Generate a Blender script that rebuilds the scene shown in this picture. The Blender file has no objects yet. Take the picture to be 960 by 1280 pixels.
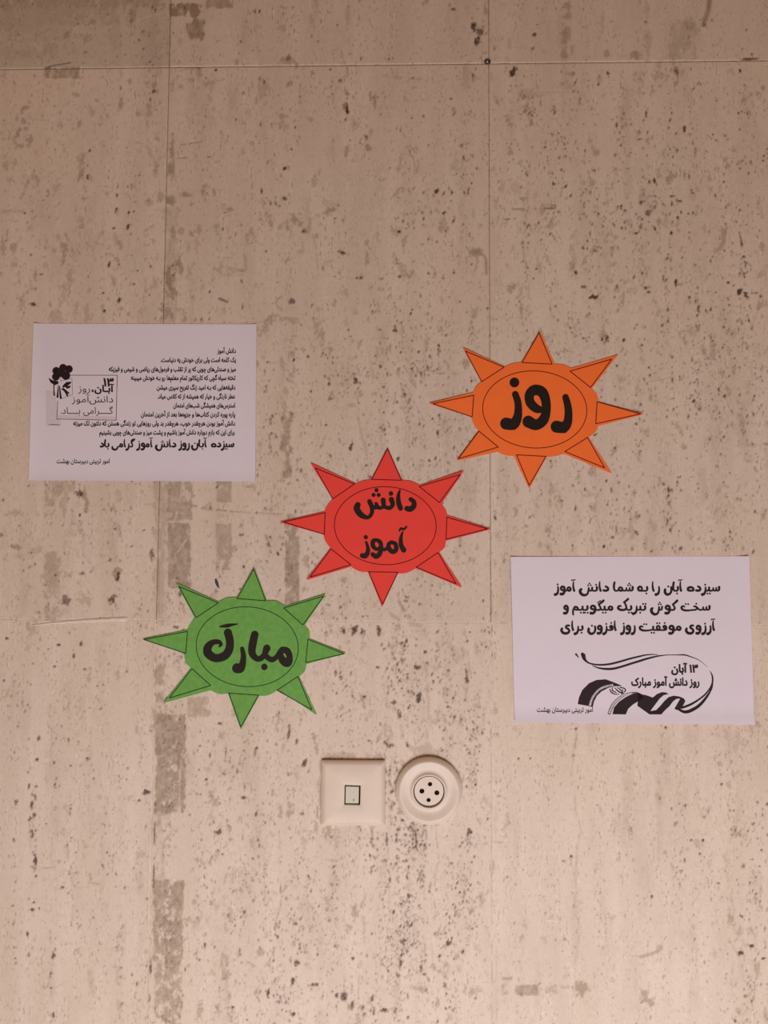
import bpy, math, random
import numpy as np
from mathutils import Matrix, Vector
from mathutils.geometry import interpolate_bezier

random.seed(7); rng = np.random.default_rng(11)
C = bpy.context.scene.collection
SC = bpy.context.scene

# ------------------------------------------------------------------ camera
W, H, F = 960.0, 1280.0, 950.0
PXM = 960.0                                   # pixels per metre of wall at the picture's centre
Xw = Vector((37076, -133, 950)).normalized()  # wall axes seen from the camera (x right, y up, z back)
Zw = Vector((4, 15558, -950)).normalized()
Zw = (Zw - Xw * Zw.dot(Xw)).normalized()
Yw = Zw.cross(Xw)
w2c = Matrix((Xw, Yw, Zw)).transposed()
c2w = w2c.transposed()
view_dir = c2w @ Vector((0, 0, -1))
CAM = Vector((0, 0, 1.45)) - view_dir * (F / PXM)
cam = bpy.data.objects.new('camera', bpy.data.cameras.new('camera'))
C.objects.link(cam)
cam.matrix_world = Matrix.Translation(CAM) @ c2w.to_4x4()
cam.data.sensor_fit = 'HORIZONTAL'; cam.data.sensor_width = 36.0
cam.data.lens = 36.0 * F / W
cam.data.clip_start = 0.01
SC.camera = cam

# ------------------------------------------------------------------ light and exposure
SC.view_settings.view_transform = 'Standard'
SC.view_settings.look = 'None'
SC.view_settings.gamma = 1.0
SC.view_settings.exposure = 0.0
SC.view_settings.use_curve_mapping = False
world = bpy.data.worlds.new('world'); SC.world = world; world.use_nodes = True
bg = world.node_tree.nodes['Background']
bg.inputs[0].default_value = (1.0, 0.45, 0.15, 1); bg.inputs[1].default_value = 0.22

def area(name, loc, target, sx, sy, power, col):
    l = bpy.data.lights.new(name, 'AREA'); l.shape = 'RECTANGLE'; l.size = sx; l.size_y = sy
    l.energy = power; l.color = col
    o = bpy.data.objects.new(name, l); C.objects.link(o)
    o.location = loc
    o.rotation_euler = (Vector(target) - Vector(loc)).to_track_quat('-Z', 'Y').to_euler()
    return o
# daylight coming from low on the right, off a window and the floor
area('window_light', (0.16, -1.45, 0.20), (-0.05, 0, 1.0), 1.5, 0.9, 27.5, (1.0, 0.94, 0.97))

# ------------------------------------------------------------------ pixel -> wall point
c2w_np = np.array(c2w); w2c_np = np.array(w2c); CAM_np = np.array(CAM)
def to_wall(px, py, h=0.0):
    """points of the photograph taken back onto the plane y = -h; returns X, Z"""
    px = np.asarray(px, float); py = np.asarray(py, float)
    d = np.stack([(px - W / 2) / F, -(py - H / 2) / F, -np.ones_like(px)], -1) @ c2w_np.T
    t = (-0.0 - CAM_np[1]) / d[..., 1]
    return CAM_np[0] + t * d[..., 0], CAM_np[2] + t * d[..., 2]
def to_px(X, Z):
    v = np.stack([X - CAM_np[0], np.zeros_like(X) - CAM_np[1], Z - CAM_np[2]], -1) @ w2c_np.T
    return W / 2 + F * v[..., 0] / -v[..., 2], H / 2 - F * v[..., 1] / -v[..., 2]

# ------------------------------------------------------------------ materials
def new_mat(name):
    m = bpy.data.materials.new(name); m.use_nodes = True
    nt = m.node_tree; b = nt.nodes['Principled BSDF']
    return m, nt, b
def nd(nt, typ, **kw):
    n = nt.nodes.new(typ)
    for k, v in kw.items():
        setattr(n, k, v)
    return n
def simple(name, col, rough=0.6, spec=0.3, var=0.04, scale=60, bump=0.0, bscale=900):
    m, nt, b = new_mat(name)
    g = nd(nt, 'ShaderNodeNewGeometry')
    n = nd(nt, 'ShaderNodeTexNoise'); n.inputs['Scale'].default_value = scale; n.inputs['Detail'].default_value = 5
    nt.links.new(g.outputs['Position'], n.inputs['Vector'])
    r = nd(nt, 'ShaderNodeMapRange'); r.inputs[1].default_value = 0.3; r.inputs[2].default_value = 0.7
    r.inputs[3].default_value = 1 - var; r.inputs[4].default_value = 1 + var
    nt.links.new(n.outputs['Fac'], r.inputs[0])
    mx = nd(nt, 'ShaderNodeVectorMath', operation='SCALE'); mx.inputs[0].default_value = col[:3]
    nt.links.new(r.outputs[0], mx.inputs['Scale'])
    nt.links.new(mx.outputs[0], b.inputs['Base Color'])
    b.inputs['Roughness'].default_value = rough
    b.inputs['Specular IOR Level'].default_value = spec
    if bump:
        n2 = nd(nt, 'ShaderNodeTexNoise'); n2.inputs['Scale'].default_value = bscale; n2.inputs['Detail'].default_value = 3
        nt.links.new(g.outputs['Position'], n2.inputs['Vector'])
        bp = nd(nt, 'ShaderNodeBump'); bp.inputs['Strength'].default_value = bump; bp.inputs['Distance'].default_value = 0.0004
        nt.links.new(n2.outputs['Fac'], bp.inputs['Height'])
        nt.links.new(bp.outputs[0], b.inputs['Normal'])
    return m

def stone_material():
    m, nt, b = new_mat('travertine')
    L = nt.links
    g = nd(nt, 'ShaderNodeNewGeometry')
    mp = nd(nt, 'ShaderNodeMapping'); mp.inputs['Scale'].default_value = (1, 1, 0.16)
    L.new(g.outputs['Position'], mp.inputs['Vector'])
    def noise(vec, s, d=5, r=0.55):
        n = nd(nt, 'ShaderNodeTexNoise'); n.inputs['Scale'].default_value = s
        n.inputs['Detail'].default_value = d; n.inputs['Roughness'].default_value = r
        L.new(vec, n.inputs['Vector']); return n.outputs['Fac']
    def rng_(v, a, b_, c, d):
        r = nd(nt, 'ShaderNodeMapRange'); L.new(v, r.inputs[0])
        for i, q in enumerate((a, b_, c, d)): r.inputs[i + 1].default_value = q
        return r.outputs[0]
    def att(name):
        a = nd(nt, 'ShaderNodeAttribute'); a.attribute_name = name; return a.outputs['Fac']
    def mixc(f, a, b_):
        x = nd(nt, 'ShaderNodeMix', data_type='RGBA')
        L.new(f, x.inputs['Factor']) if not isinstance(f, float) else setattr(x.inputs['Factor'], 'default_value', f)
        for s, v in (('A', a), ('B', b_)):
            i = [q for q in x.inputs if q.name == s and q.type == 'RGBA'][0]
            if isinstance(v, tuple): i.default_value = (*v, 1)
            else: L.new(v, i)
        return [q for q in x.outputs if q.type == 'RGBA'][0]
    def math_(op, a, b_):
        x = nd(nt, 'ShaderNodeMath', operation=op)
        for i, v in enumerate((a, b_)):
            if isinstance(v, (int, float)): x.inputs[i].default_value = v
            else: L.new(v, x.inputs[i])
        return x.outputs[0]
    streak = noise(mp.outputs[0], 26, 6, 0.6)
    cloud = noise(g.outputs['Position'], 5, 5, 0.55)
    grain = noise(g.outputs['Position'], 420, 3, 0.6)
    mott = noise(g.outputs['Position'], 70, 6, 0.7)
    c = mixc(rng_(streak, 0.36, 0.66, 0, 1), (0.790, 0.715, 0.625), (0.660, 0.580, 0.490))
    c = mixc(rng_(cloud, 0.3, 0.7, 0, 0.55), c, (0.740, 0.640, 0.525))
    c = mixc(rng_(mott, 0.52, 0.75, 0, 0.42), c, (0.530, 0.455, 0.370))
    c = mixc(rng_(grain, 0.3, 0.72, 0, 0.36), c, (0.530, 0.450, 0.370))
    hf = noise(g.outputs['Position'], 520, 4, 0.75)
    mp2 = nd(nt, 'ShaderNodeMapping'); mp2.inputs['Scale'].default_value = (1, 1, 0.45)
    L.new(g.outputs['Position'], mp2.inputs['Vector'])
    fl = noise(mp2.outputs[0], 330, 3, 0.6)
    zone = rng_(noise(mp.outputs[0], 60, 3, 0.6), 0.42, 0.62, 0.15, 1.0)
    c = mixc(math_('MULTIPLY', rng_(fl, 0.57, 0.65, 0, 0.75), zone), c, (0.330, 0.255, 0.190))
    c = mixc(math_('MULTIPLY', rng_(fl, 0.42, 0.33, 0, 0.50), zone), c, (0.880, 0.820, 0.740))
    brk = rng_(hf, 0.36, 0.60, 0.35, 1.25)
    c = mixc(math_('MULTIPLY', att('vein'), brk), c, (0.380, 0.290, 0.215))
    rn = math_('MULTIPLY', math_('MULTIPLY', att('residue'), rng_(mott, 0.3, 0.6, 0.7, 1.15)), rng_(hf, 0.34, 0.5, 0.72, 1.1))
    c = mixc(rn, c, (0.335, 0.265, 0.190))
    c = mixc(math_('MULTIPLY', att('warm'), brk), c, (0.330, 0.215, 0.135))
    c = mixc(math_('MULTIPLY', att('pit'), rng_(hf, 0.35, 0.55, 0.9, 1.5)), c, (0.100, 0.062, 0.042))
    c = mixc(att('pale'), c, (0.86, 0.80, 0.72))
    sc = nd(nt, 'ShaderNodeVectorMath', operation='SCALE'); L.new(c, sc.inputs[0]); L.new(att('tone'), sc.inputs['Scale'])
    L.new(sc.outputs[0], b.inputs['Base Color'])
    b.inputs['Roughness'].default_value = 0.55
    b.inputs['Specular IOR Level'].default_value = 0.25
    hgt = math_('ADD', math_('MULTIPLY', grain, 0.5), math_('MULTIPLY', mott, 0.8))
    bp = nd(nt, 'ShaderNodeBump'); bp.inputs['Strength'].default_value = 0.35; bp.inputs['Distance'].default_value = 0.0006
    L.new(hgt, bp.inputs['Height']); L.new(bp.outputs[0], b.inputs['Normal'])
    return m

M = {}
M['stone'] = stone_material()
M['grout'] = simple('joint_filler', (0.30, 0.215, 0.155), 0.9, 0.1, 0.45, 90)
M['paper'] = simple('white_paper', (0.745, 0.730, 0.825), 0.75, 0.15, 0.012, 30, 0.15, 500)
M['ink'] = simple('black_print', (0.024, 0.012, 0.018), 0.6, 0.2, 0.05)
M['grey_ink'] = simple('grey_print', (0.20, 0.155, 0.175), 0.7, 0.2, 0.1, 500)
M['pale_ink'] = simple('pale_print', (0.66, 0.625, 0.685), 0.75, 0.15, 0.04, 200)
M['orange'] = simple('orange_card', (0.950, 0.195, 0.040), 0.7, 0.2, 0.03, 50, 0.2, 400)
M['red'] = simple('red_card', (0.830, 0.068, 0.052), 0.7, 0.2, 0.03, 50, 0.2, 400)
M['green'] = simple('green_card', (0.150, 0.400, 0.085), 0.7, 0.2, 0.10, 150, 0.2, 400)
M['black_card'] = simple('black_letter_card', (0.014, 0.009, 0.007), 0.6, 0.25, 0.2, 200, 0.25, 700)
M['line_red'] = simple('dark_red_line', (0.130, 0.010, 0.006), 0.7, 0.2)
M['line_red2'] = simple('maroon_line', (0.090, 0.006, 0.006), 0.7, 0.2)
M['line_green'] = simple('dark_green_line', (0.012, 0.045, 0.010), 0.7, 0.2)
M['plastic'] = simple('aged_cream_plastic', (0.680, 0.600, 0.500), 0.42, 0.4, 0.03, 40, 0.1, 90)
M['plastic2'] = simple('socket_cream_plastic', (0.700, 0.630, 0.540), 0.4, 0.4, 0.04, 60, 0.1, 120)
M['rocker'] = simple('rocker_plastic', (0.630, 0.620, 0.520), 0.35, 0.45, 0.02)
M['dark'] = simple('dark_cavity', (0.018, 0.008, 0.006), 0.8, 0.1)
M['metal'] = simple('tarnished_metal', (0.16, 0.12, 0.10), 0.5, 0.5, 0.3, 600)
M['blue'] = simple('blue_paint', (0.035, 0.075, 0.130), 0.6, 0.2, 0.3, 800)
M['putty'] = simple('putty', (0.70, 0.63, 0.55), 0.8, 0.15, 0.1, 200)

# ------------------------------------------------------------------ object helpers
def link(name, me, mat=None, parent=None):
    o = bpy.data.objects.new(name, me); C.objects.link(o)
    if mat is not None: me.materials.append(mat)
    if parent is not None: o.parent = parent; o.matrix_parent_inverse = parent.matrix_world.inverted()
    return o
def tag(o, label, cat, group=None):
    o['label'] = label; o['category'] = cat
    if group: o['group'] = group
def thing(name, label, cat, px, py, group=None):
    o = bpy.data.objects.new(name, None); C.objects.link(o)
    X, Z = to_wall(px, py); o.location = (float(X), 0, float(Z)); o.empty_display_size = 0.03
    bpy.context.view_layer.update()
    tag(o, label, cat, group); return o

def marching(field, x0, y0, step):
    """filled marching squares: vertices (px,py) and faces where field < 0"""
    ny, nx = field.shape
    verts = {}; vl = []; faces = []
    ins = field < 0
    def cv(i, j):
        k = ('c', i, j)
        if k not in verts:
            verts[k] = len(vl); vl.append((x0 + j * step, y0 + i * step))
        return verts[k]
    def ev(i, j, i2, j2):
        k = ('e', min((i, j), (i2, j2)), max((i, j), (i2, j2)))
        if k not in verts:
            a = field[i, j]; b = field[i2, j2]; t = a / (a - b)
            t = min(max(t, 0.02), 0.98)
            verts[k] = len(vl); vl.append((x0 + (j + (j2 - j) * t) * step, y0 + (i + (i2 - i) * t) * step))
        return verts[k]
    cnt = ins[:-1, :-1].astype(int) + ins[1:, :-1] + ins[:-1, 1:] + ins[1:, 1:]
    for i, j in zip(*np.nonzero(cnt)):
        i = int(i); j = int(j)
        q = [(i, j), (i + 1, j), (i + 1, j + 1), (i, j + 1)]
        if cnt[i, j] == 4:
            faces.append([cv(*p) for p in q]); continue
        f = []
        for k in range(4):
            a = q[k]; b = q[(k + 1) % 4]
            ia = ins[a]; ib = ins[b]
            if ia: f.append(cv(*a))
            if ia != ib: f.append(ev(*a, *b))
        if len(f) >= 3: faces.append(f)
    return np.array(vl, float).reshape(-1, 2), faces

def sheet(name, pts, faces, mat, parent, base, thick, hfun=None, sides=True):
    """a thin sheet lying over the wall: pts in photograph px, base = height of its back above the wall (m)"""
    X, Z = to_wall(pts[:, 0], pts[:, 1])
    h = np.full(len(pts), base, float)
    if hfun is not None: h = h + hfun(pts[:, 0], pts[:, 1])
    n = len(pts)
    front = np.stack([X, -(h + thick), Z], -1)
    allf = [list(f) for f in faces]
    V = front
    if sides:
        back = np.stack([X, -h, Z], -1); V = np.concatenate([front, back])
        cnt = {}
        for f in faces:
            for k in range(len(f)):
                a, b = f[k], f[(k + 1) % len(f)]
                cnt[(a, b)] = cnt.get((a, b), 0) + 1
        for (a, b) in list(cnt):
            if (b, a) not in cnt:
                allf.append([b, a, a + n, b + n])
        allf += [[v + n for v in reversed(f)] for f in faces]
    if parent is not None:
        V = V - np.array(parent_world(parent))
    me = bpy.data.meshes.new(name); me.from_pydata(V.tolist(), [], allf); me.update()
    o = bpy.data.objects.new(name, me); C.objects.link(o); me.materials.append(mat)
    if parent is not None: o.parent = parent
    return o
def parent_world(p):
    bpy.context.view_layer.update(); return tuple(p.matrix_world.translation)

# ------------------------------------------------------------------ 2-D drawing tools (fields in px space)
def spline(pts, n=8, closed=False):
    P = np.array([(p[0], p[1], p[2] if len(p) > 2 else 1.0) for p in pts], float)
    if len(P) < 3 and not closed: return P
    out = []
    N = len(P); segs = N if closed else N - 1
    for i in range(segs):
        if closed: p0, p1, p2, p3 = P[(i - 1) % N], P[i], P[(i + 1) % N], P[(i + 2) % N]
        else: p0, p1, p2, p3 = P[max(i - 1, 0)], P[i], P[i + 1], P[min(i + 2, N - 1)]
        for k in range(n):
            t = k / n
            out.append(0.5 * ((2 * p1) + (-p0 + p2) * t + (2 * p0 - 5 * p1 + 4 * p2 - p3) * t * t + (-p0 + 3 * p1 - 3 * p2 + p3) * t ** 3))
    out.append(P[0] if closed else P[-1])
    return np.array(out)
def stroke_field(gx, gy, strokes):
    f = np.full(gx.shape, 1e3)
    for s in strokes:
        S = np.asarray(s, float)
        if len(S) == 1:
            f = np.minimum(f, np.hypot(gx - S[0, 0], gy - S[0, 1]) - S[0, 2]); continue
        for a, b in zip(S[:-1], S[1:]):
            d = b[:2] - a[:2]; L2 = max(float(d @ d), 1e-9)
            t = np.clip(((gx - a[0]) * d[0] + (gy - a[1]) * d[1]) / L2, 0, 1)
            f = np.minimum(f, np.hypot(gx - a[0] - t * d[0], gy - a[1] - t * d[1]) - (a[2] + t * (b[2] - a[2])))
    return f
def poly_field(gx, gy, poly):
    P = np.asarray(poly, float); f = np.full(gx.shape, 1e6); inside = np.zeros(gx.shape, bool)
    for a, b in zip(P, np.roll(P, -1, 0)):
        d = b - a; L2 = max(float(d @ d), 1e-9)
        t = np.clip(((gx - a[0]) * d[0] + (gy - a[1]) * d[1]) / L2, 0, 1)
        f = np.minimum(f, np.hypot(gx - a[0] - t * d[0], gy - a[1] - t * d[1]))
        c = ((a[1] > gy) != (b[1] > gy))
        with np.errstate(divide='ignore', invalid='ignore'):
            xi = (b[0] - a[0]) * (gy - a[1]) / (b[1] - a[1] if b[1] != a[1] else 1e-9) + a[0]
        inside ^= c & (gx < xi)
    return np.where(inside, -f, f)
def bounds(arrs, m=2.0):
    A = np.concatenate([np.asarray(a, float)[:, :2] for a in arrs]); r = max([np.asarray(a, float)[:, 2].max() if np.asarray(a).shape[1] > 2 else 0 for a in arrs])
    return A[:, 0].min() - r - m, A[:, 1].min() - r - m, A[:, 0].max() + r + m, A[:, 1].max() + r + m
def draw(name, mat, parent, base, strokes=(), polys=(), step=0.3, thick=0.00004, hfun=None, sides=False, smooth=True):
    S = [spline(s) if (smooth and len(s) > 2) else np.array(s, float) for s in strokes]
    x0, y0, x1, y1 = bounds(S + [np.array(p, float) for p in polys], 4 * step)
    gx, gy = np.meshgrid(np.arange(x0, x1, step), np.arange(y0, y1, step))
    f = stroke_field(gx, gy, S) if S else np.full(gx.shape, 1e3)
    for p in polys: f = np.minimum(f, poly_field(gx, gy, p))
    pts, faces = marching(f, x0, y0, step)
    return sheet(name, pts, faces, mat, parent, base, thick, hfun, sides)
def cr(pts, ox, oy, s):
    """crop units -> photograph px (radii too)"""
    return [(ox + p[0] / s, oy + p[1] / s) + ((p[2] / s,) if len(p) > 2 else ()) for p in pts]

# ------------------------------------------------------------------ Persian shaping for the built-in font
FORMS = {  # isolated, final, initial, medial
 'ا': (0xFE8D, 0xFE8E, None, None), 'آ': (0xFE81, 0xFE82, None, None), 'ب': (0xFE8F, 0xFE90, 0xFE91, 0xFE92),
 'پ': (0xFB56, 0xFB57, 0xFB58, 0xFB59), 'ت': (0xFE95, 0xFE96, 0xFE97, 0xFE98), 'ج': (0xFE9D, 0xFE9E, 0xFE9F, 0xFEA0),
 'چ': (0xFB7A, 0xFB7B, 0xFB7C, 0xFB7D), 'ح': (0xFEA1, 0xFEA2, 0xFEA3, 0xFEA4), 'خ': (0xFEA5, 0xFEA6, 0xFEA7, 0xFEA8),
 'د': (0xFEA9, 0xFEAA, None, None), 'ر': (0xFEAD, 0xFEAE, None, None), 'ز': (0xFEAF, 0xFEB0, None, None),
 'س': (0xFEB1, 0xFEB2, 0xFEB3, 0xFEB4), 'ش': (0xFEB5, 0xFEB6, 0xFEB7, 0xFEB8), 'ص': (0xFEB9, 0xFEBA, 0xFEBB, 0xFEBC),
 'ض': (0xFEBD, 0xFEBE, 0xFEBF, 0xFEC0), 'ط': (0xFEC1, 0xFEC2, 0xFEC3, 0xFEC4), 'ع': (0xFEC9, 0xFECA, 0xFECB, 0xFECC),
 'ف': (0xFED1, 0xFED2, 0xFED3, 0xFED4), 'ق': (0xFED5, 0xFED6, 0xFED7, 0xFED8), 'ک': (0xFB8E, 0xFB8F, 0xFB90, 0xFB91),
 'گ': (0xFB92, 0xFB93, 0xFB94, 0xFB95), 'ل': (0xFEDD, 0xFEDE, 0xFEDF, 0xFEE0), 'م': (0xFEE1, 0xFEE2, 0xFEE3, 0xFEE4),
 'ن': (0xFEE5, 0xFEE6, 0xFEE7, 0xFEE8), 'ه': (0xFEE9, 0xFEEA, 0xFEEB, 0xFEEC), 'و': (0xFEED, 0xFEEE, None, None),
 'ی': (0xFBFC, 0xFBFD, 0xFBFE, 0xFBFF), 'ـ': (0x640, 0x640, 0x640, 0x640)}
def form_list(s):
    """[(char, form index)] in logical order"""
    out = []
    for i, ch in enumerate(s):
        if ch not in FORMS: out.append((ch, None)); continue
        prev = s[i - 1] if i else ' '; nxt = s[i + 1] if i + 1 < len(s) else ' '
        jp = prev in FORMS and FORMS[prev][2] is not None
        jn = FORMS[ch][2] is not None and nxt in FORMS
        out.append((ch, 3 if jp and jn else 1 if jp else 2 if jn else 0))
    return out
def shape_text(s):
    fl = form_list(s); out = []; i = 0
    while i < len(fl):
        ch, f = fl[i]
        if ch == 'ل' and i + 1 < len(fl) and fl[i + 1][0] == 'ا':
            out.append(chr(0xFEFC if f in (1, 3) else 0xFEFB)); i += 2; continue
        if f is None:
            if ch == '\u200c': i += 1; continue
            out.append(ch)
        else: out.append(chr(FORMS[ch][f]))
        i += 1
    out.reverse()
    s2 = ''.join(out)
    return s2.replace('۳۱', '۱۳')
GLYPHS = {}
def glyph_outline(ch):
    """closed polygons of one letter of the built-in font, and its advance"""
    if ch in GLYPHS: return GLYPHS[ch]
    cu = bpy.data.curves.new('t', 'FONT'); cu.body = ch + '|'
    o = bpy.data.objects.new('t', cu); C.objects.link(o)
    dg = bpy.context.evaluated_depsgraph_get(); dg.update()
    cv = o.evaluated_get(dg).to_curve(dg); polys = []
    for sp in cv.splines:
        bp = sp.bezier_points; pts = []
        for i in range(len(bp)):
            p, q = bp[i], bp[(i + 1) % len(bp)]
            straight = p.handle_right_type == 'VECTOR' and q.handle_left_type == 'VECTOR'
            c = [p.co] if straight else interpolate_bezier(p.co, p.handle_right, q.handle_left, q.co, 5)[:-1]
            pts += [(v[0], v[1]) for v in c]
        if not len(bp): pts = [(p.co[0], p.co[1]) for p in sp.points]
        polys.append(np.array(pts))
    o.evaluated_get(dg).to_curve_clear()
    bpy.data.objects.remove(o); bpy.data.curves.remove(cu)
    GLYPHS[ch] = (polys[:-1], float(polys[-1][:, 0].min())); return GLYPHS[ch]
GMESH = {}
def glyph_mesh(ch, bold, step):
    k = (ch, bold, step)
    if k not in GMESH:
        polys, adv = glyph_outline(ch)
        if not polys: GMESH[k] = (np.zeros((0, 2)), []); return GMESH[k]
        A = np.concatenate(polys); lo = A.min(0) - bold - 2 * step; hi = A.max(0) + bold + 3 * step
        gx, gy = np.meshgrid(np.arange(lo[0], hi[0], step), np.arange(lo[1], hi[1], step))
        wn = np.zeros(gx.shape, int); d2 = np.full(gx.shape, 1e3)
        for P in polys:
            Q = np.roll(P, -1, 0)
            for (ax, ay), (bx, by) in zip(P, Q):
                dx, dy = bx - ax, by - ay; L2 = dx * dx + dy * dy
                if L2 < 1e-14: continue
                cr_ = dx * (gy - ay) - (gx - ax) * dy
                wn += ((ay <= gy) & (by > gy) & (cr_ > 0)).astype(int) - ((ay > gy) & (by <= gy) & (cr_ < 0)).astype(int)
                t = np.clip(((gx - ax) * dx + (gy - ay) * dy) / L2, 0, 1)
                d2 = np.minimum(d2, (gx - ax - t * dx) ** 2 + (gy - ay - t * dy) ** 2)
        d = np.sqrt(d2); f = np.where(wn != 0, -np.maximum(d, step * .2), d) - bold
        GMESH[k] = marching(f, lo[0], lo[1], step)
    return GMESH[k]
def font_text(name, s, mat, parent, xl, xr, ybase, unit, base, hfun=None, bold=0.012, slope=0.0):
    """one line of print: unit = px per font size; fitted between xl and xr"""
    step = 0.14 / unit; x = 0.0; V = []; Fs = []; n = 0; first = glyph_outline('|')[1]
    bar = float(np.concatenate(glyph_outline('|')[0])[:, 0].min()) if glyph_outline('|')[0] else 0.0
    for ch in shape_text(s):
        P, fc = glyph_mesh(ch, bold, step)
        if len(P):
            V.append(P + [x, 0]); Fs += [[q + n for q in reversed(f_)] for f_ in fc]; n += len(P)
        x += glyph_outline(ch)[1] - bar
    V = np.concatenate(V); u = (V[:, 0] - V[:, 0].min()) / (V[:, 0].max() - V[:, 0].min())
    px = xl + u * (xr - xl); py = ybase - V[:, 1] * unit
    return sheet(name, np.stack([px, py], -1), Fs, mat, parent, base, 0.00004, hfun, False)

# ------------------------------------------------------------------ rounded brush lettering (stroke font, y up, pen moves left)
B = 0.8
def loopy(*p): return list(p)
G = {}
G['ا0'] = (3.4, [[(-1.9, 12, .8), (-2.1, 7, 1.15), (-1.6, 3, 1.3), (-1.1, 1.0, 1.45)]])
G['ا1'] = (3.9, [[(0, B, 1.1), (-1.5, 1.2, 1.2), (-2.5, 3.6, 1.3), (-2.5, 8, 1.4), (-2.0, 11.3, 1.3)]])
MADD = [(-4.2, 13.6, .6), (-3, 14.5, .7), (-1.5, 13.9, .7), (0.2, 14.9, .55)]
G['آ0'] = (3.8, [[(-1.9, 12, .8), (-2.1, 7, 1.15), (-1.6, 3, 1.3), (-1.1, 1.0, 1.45)], MADD])
def tooth_i(dots): return (4.0, [[(-1.2, 5.3, 1.4), (-1.0, 2.4, 1.3), (-2.4, B, 1.15), (-4.0, B, 1.1)]] + [[(x, y, 1.15)] for x, y in dots])
def tooth_m(dots): return (3.9, [[(0, B, 1.1), (-1.3, 1.1, 1.1), (-1.8, 4.9, 1.3)], [(-1.8, 4.9, 1.3), (-2.1, 1.8, 1.1), (-3.9, B, 1.1)]] + [[(x, y, 1.15)] for x, y in dots])
dn1, dn2, up1, up2 = [(-2, -2.6)], [(-.9, -2.6), (-3.4, -2.6)], [(-1.8, 8.3)], [(-.6, 8.3), (-3.1, 8.3)]
for ch, d in (('ب', dn1), ('ی', dn2), ('ت', up2), ('ن', up1)):
    G[ch + '2'] = tooth_i(d); G[ch + '3'] = tooth_m(d)
G['ت1'] = (12.4, [[(0, B, 1.1), (-3, .3, 1.1), (-7.4, .2, 1.3), (-10.6, 1.7, 1.4), (-11.2, 4.3, 1.3), (-9.4, 5.6, 1.1), (-8.2, 4.6, .8)], [(-4.6, 8, 1.1)], [(-7, 8.1, 1.1)]])
G['ن0'] = (10, [[(-1.2, 5.4, 1.2), (-.9, 1, 1.35), (-2.6, -2.8, 1.4), (-6, -3.8, 1.6), (-8.4, -1.2, 1.7), (-8.3, 2.4, 1.5)], [(-4.6, 6.2, 1.2)]])
REH = [(-1.2, 5.8, 1.0), (-1.0, 1.5, 1.25), (-2, -2.6, 1.5), (-4.4, -3.9, 1.8)]
REHF = [(-1.6, 5.2, 1.0), (-1.7, 1, 1.25), (-2.8, -2.6, 1.5), (-5, -3.9, 1.8)]
G['ر0'] = (5.8, [REH]); G['ز0'] = (5.8, [REH, [(-1.6, 8.8, 1.15)]])
G['ر1'] = (6.0, [[(0, B, 1.1), (-1.5, 1.6, 1.1)], REHF]); G['ز1'] = (6.0, [[(0, B, 1.1), (-1.5, 1.6, 1.1)], REHF, [(-2, 8.4, 1.15)]])
G['د0'] = (7.0, [[(-3.4, 6.2, 1.3), (-1.5, 4.7, 1.3), (-1.3, 2.2, 1.5), (-3.2, 1.0, 1.5), (-5.4, 1.3, 1.4)]])
G['ه0'] = (8.4, [[(-1.4, 1.5, 1.4), (-1.6, 3.8, 1.4), (-4, 5.3, 1.4), (-6.8, 4.3, 1.5), (-6.9, 1.7, 1.5), (-4, .9, 1.3), (-1.4, 1.5, 1.4)]])
G['ه1'] = (9.0, [[(0, B, 1.1), (-3.5, .9, 1.2), (-6.6, 1.4, 1.4), (-7.4, 4, 1.5), (-5.4, 6.0, 1.4), (-3.2, 4.6, 1.2), (-3.4, 1.8, 1.1)]])
SDOT = [[(-2.8, 7.7, 1.05)], [(-5.2, 7.7, 1.05)], [(-4, 9.9, 1.05)]]
SIN = [[(-1.2, 5.4, 1.5), (-1.2, 2.4, 1.3), (-2.5, 1, 1.15), (-3.9, 1.5, 1.05), (-4.2, 4.4, 1.05)], [(-4.2, 4.4, 1.05), (-4.6, 1.6, 1.05), (-6, .9, 1.1), (-7.1, 1.6, 1.05), (-7.4, 4.2, 1.05)], [(-7.4, 4.2, 1.05), (-7.8, 1.6, 1.05), (-10, B, 1.1)]]
G['س2'] = (10, SIN); G['ش2'] = (10, SIN + [[(x[0][0] - .6, x[0][1], 1.05)] for x in SDOT])
SFB = [[(-1.5, 4.8, 1.2), (-1.9, 1.6, 1.1), (-3.2, .9, 1.1), (-4.3, 1.6, 1.1), (-4.6, 4.4, 1.15)], [(-4.6, 4.4, 1.15), (-5, .8, 1.2), (-6, -3.2, 1.3), (-9, -4.7, 1.6), (-11.8, -2.6, 1.8), (-12.6, .8, 1.8), (-11.6, 2.8, 1.5)]]
G['ش1'] = (14, [[(0, B, 1.1), (-1.2, 1.4, 1.1), (-1.5, 4.8, 1.2)]] + SFB + SDOT)
G['ش0'] = (14, SFB + SDOT)
G['م2'] = (7.0, [[(-1.5, 2, 1.4), (-1.6, 4.0, 1.3), (-3.4, 5.2, 1.2), (-5, 3.6, 1.2), (-4.2, 1.6, 1.3), (-2.6, .9, 1.4), (-1.5, 2, 1.4)], [(-4.6, 2.8, 1.1), (-5.6, 1.2, 1.1), (-7, B, 1.1)]])
G['م3'] = (7.4, [[(0, B, 1.1), (-1.2, 1.4, 1.1)], [(-1.7, 2, 1.4), (-1.8, 4.0, 1.3), (-3.6, 5.2, 1.2), (-5.2, 3.6, 1.2), (-4.4, 1.6, 1.3), (-2.8, .9, 1.4), (-1.7, 2, 1.4)], [(-4.8, 2.8, 1.1), (-5.8, 1.2, 1.1), (-7.4, B, 1.1)]])
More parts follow.
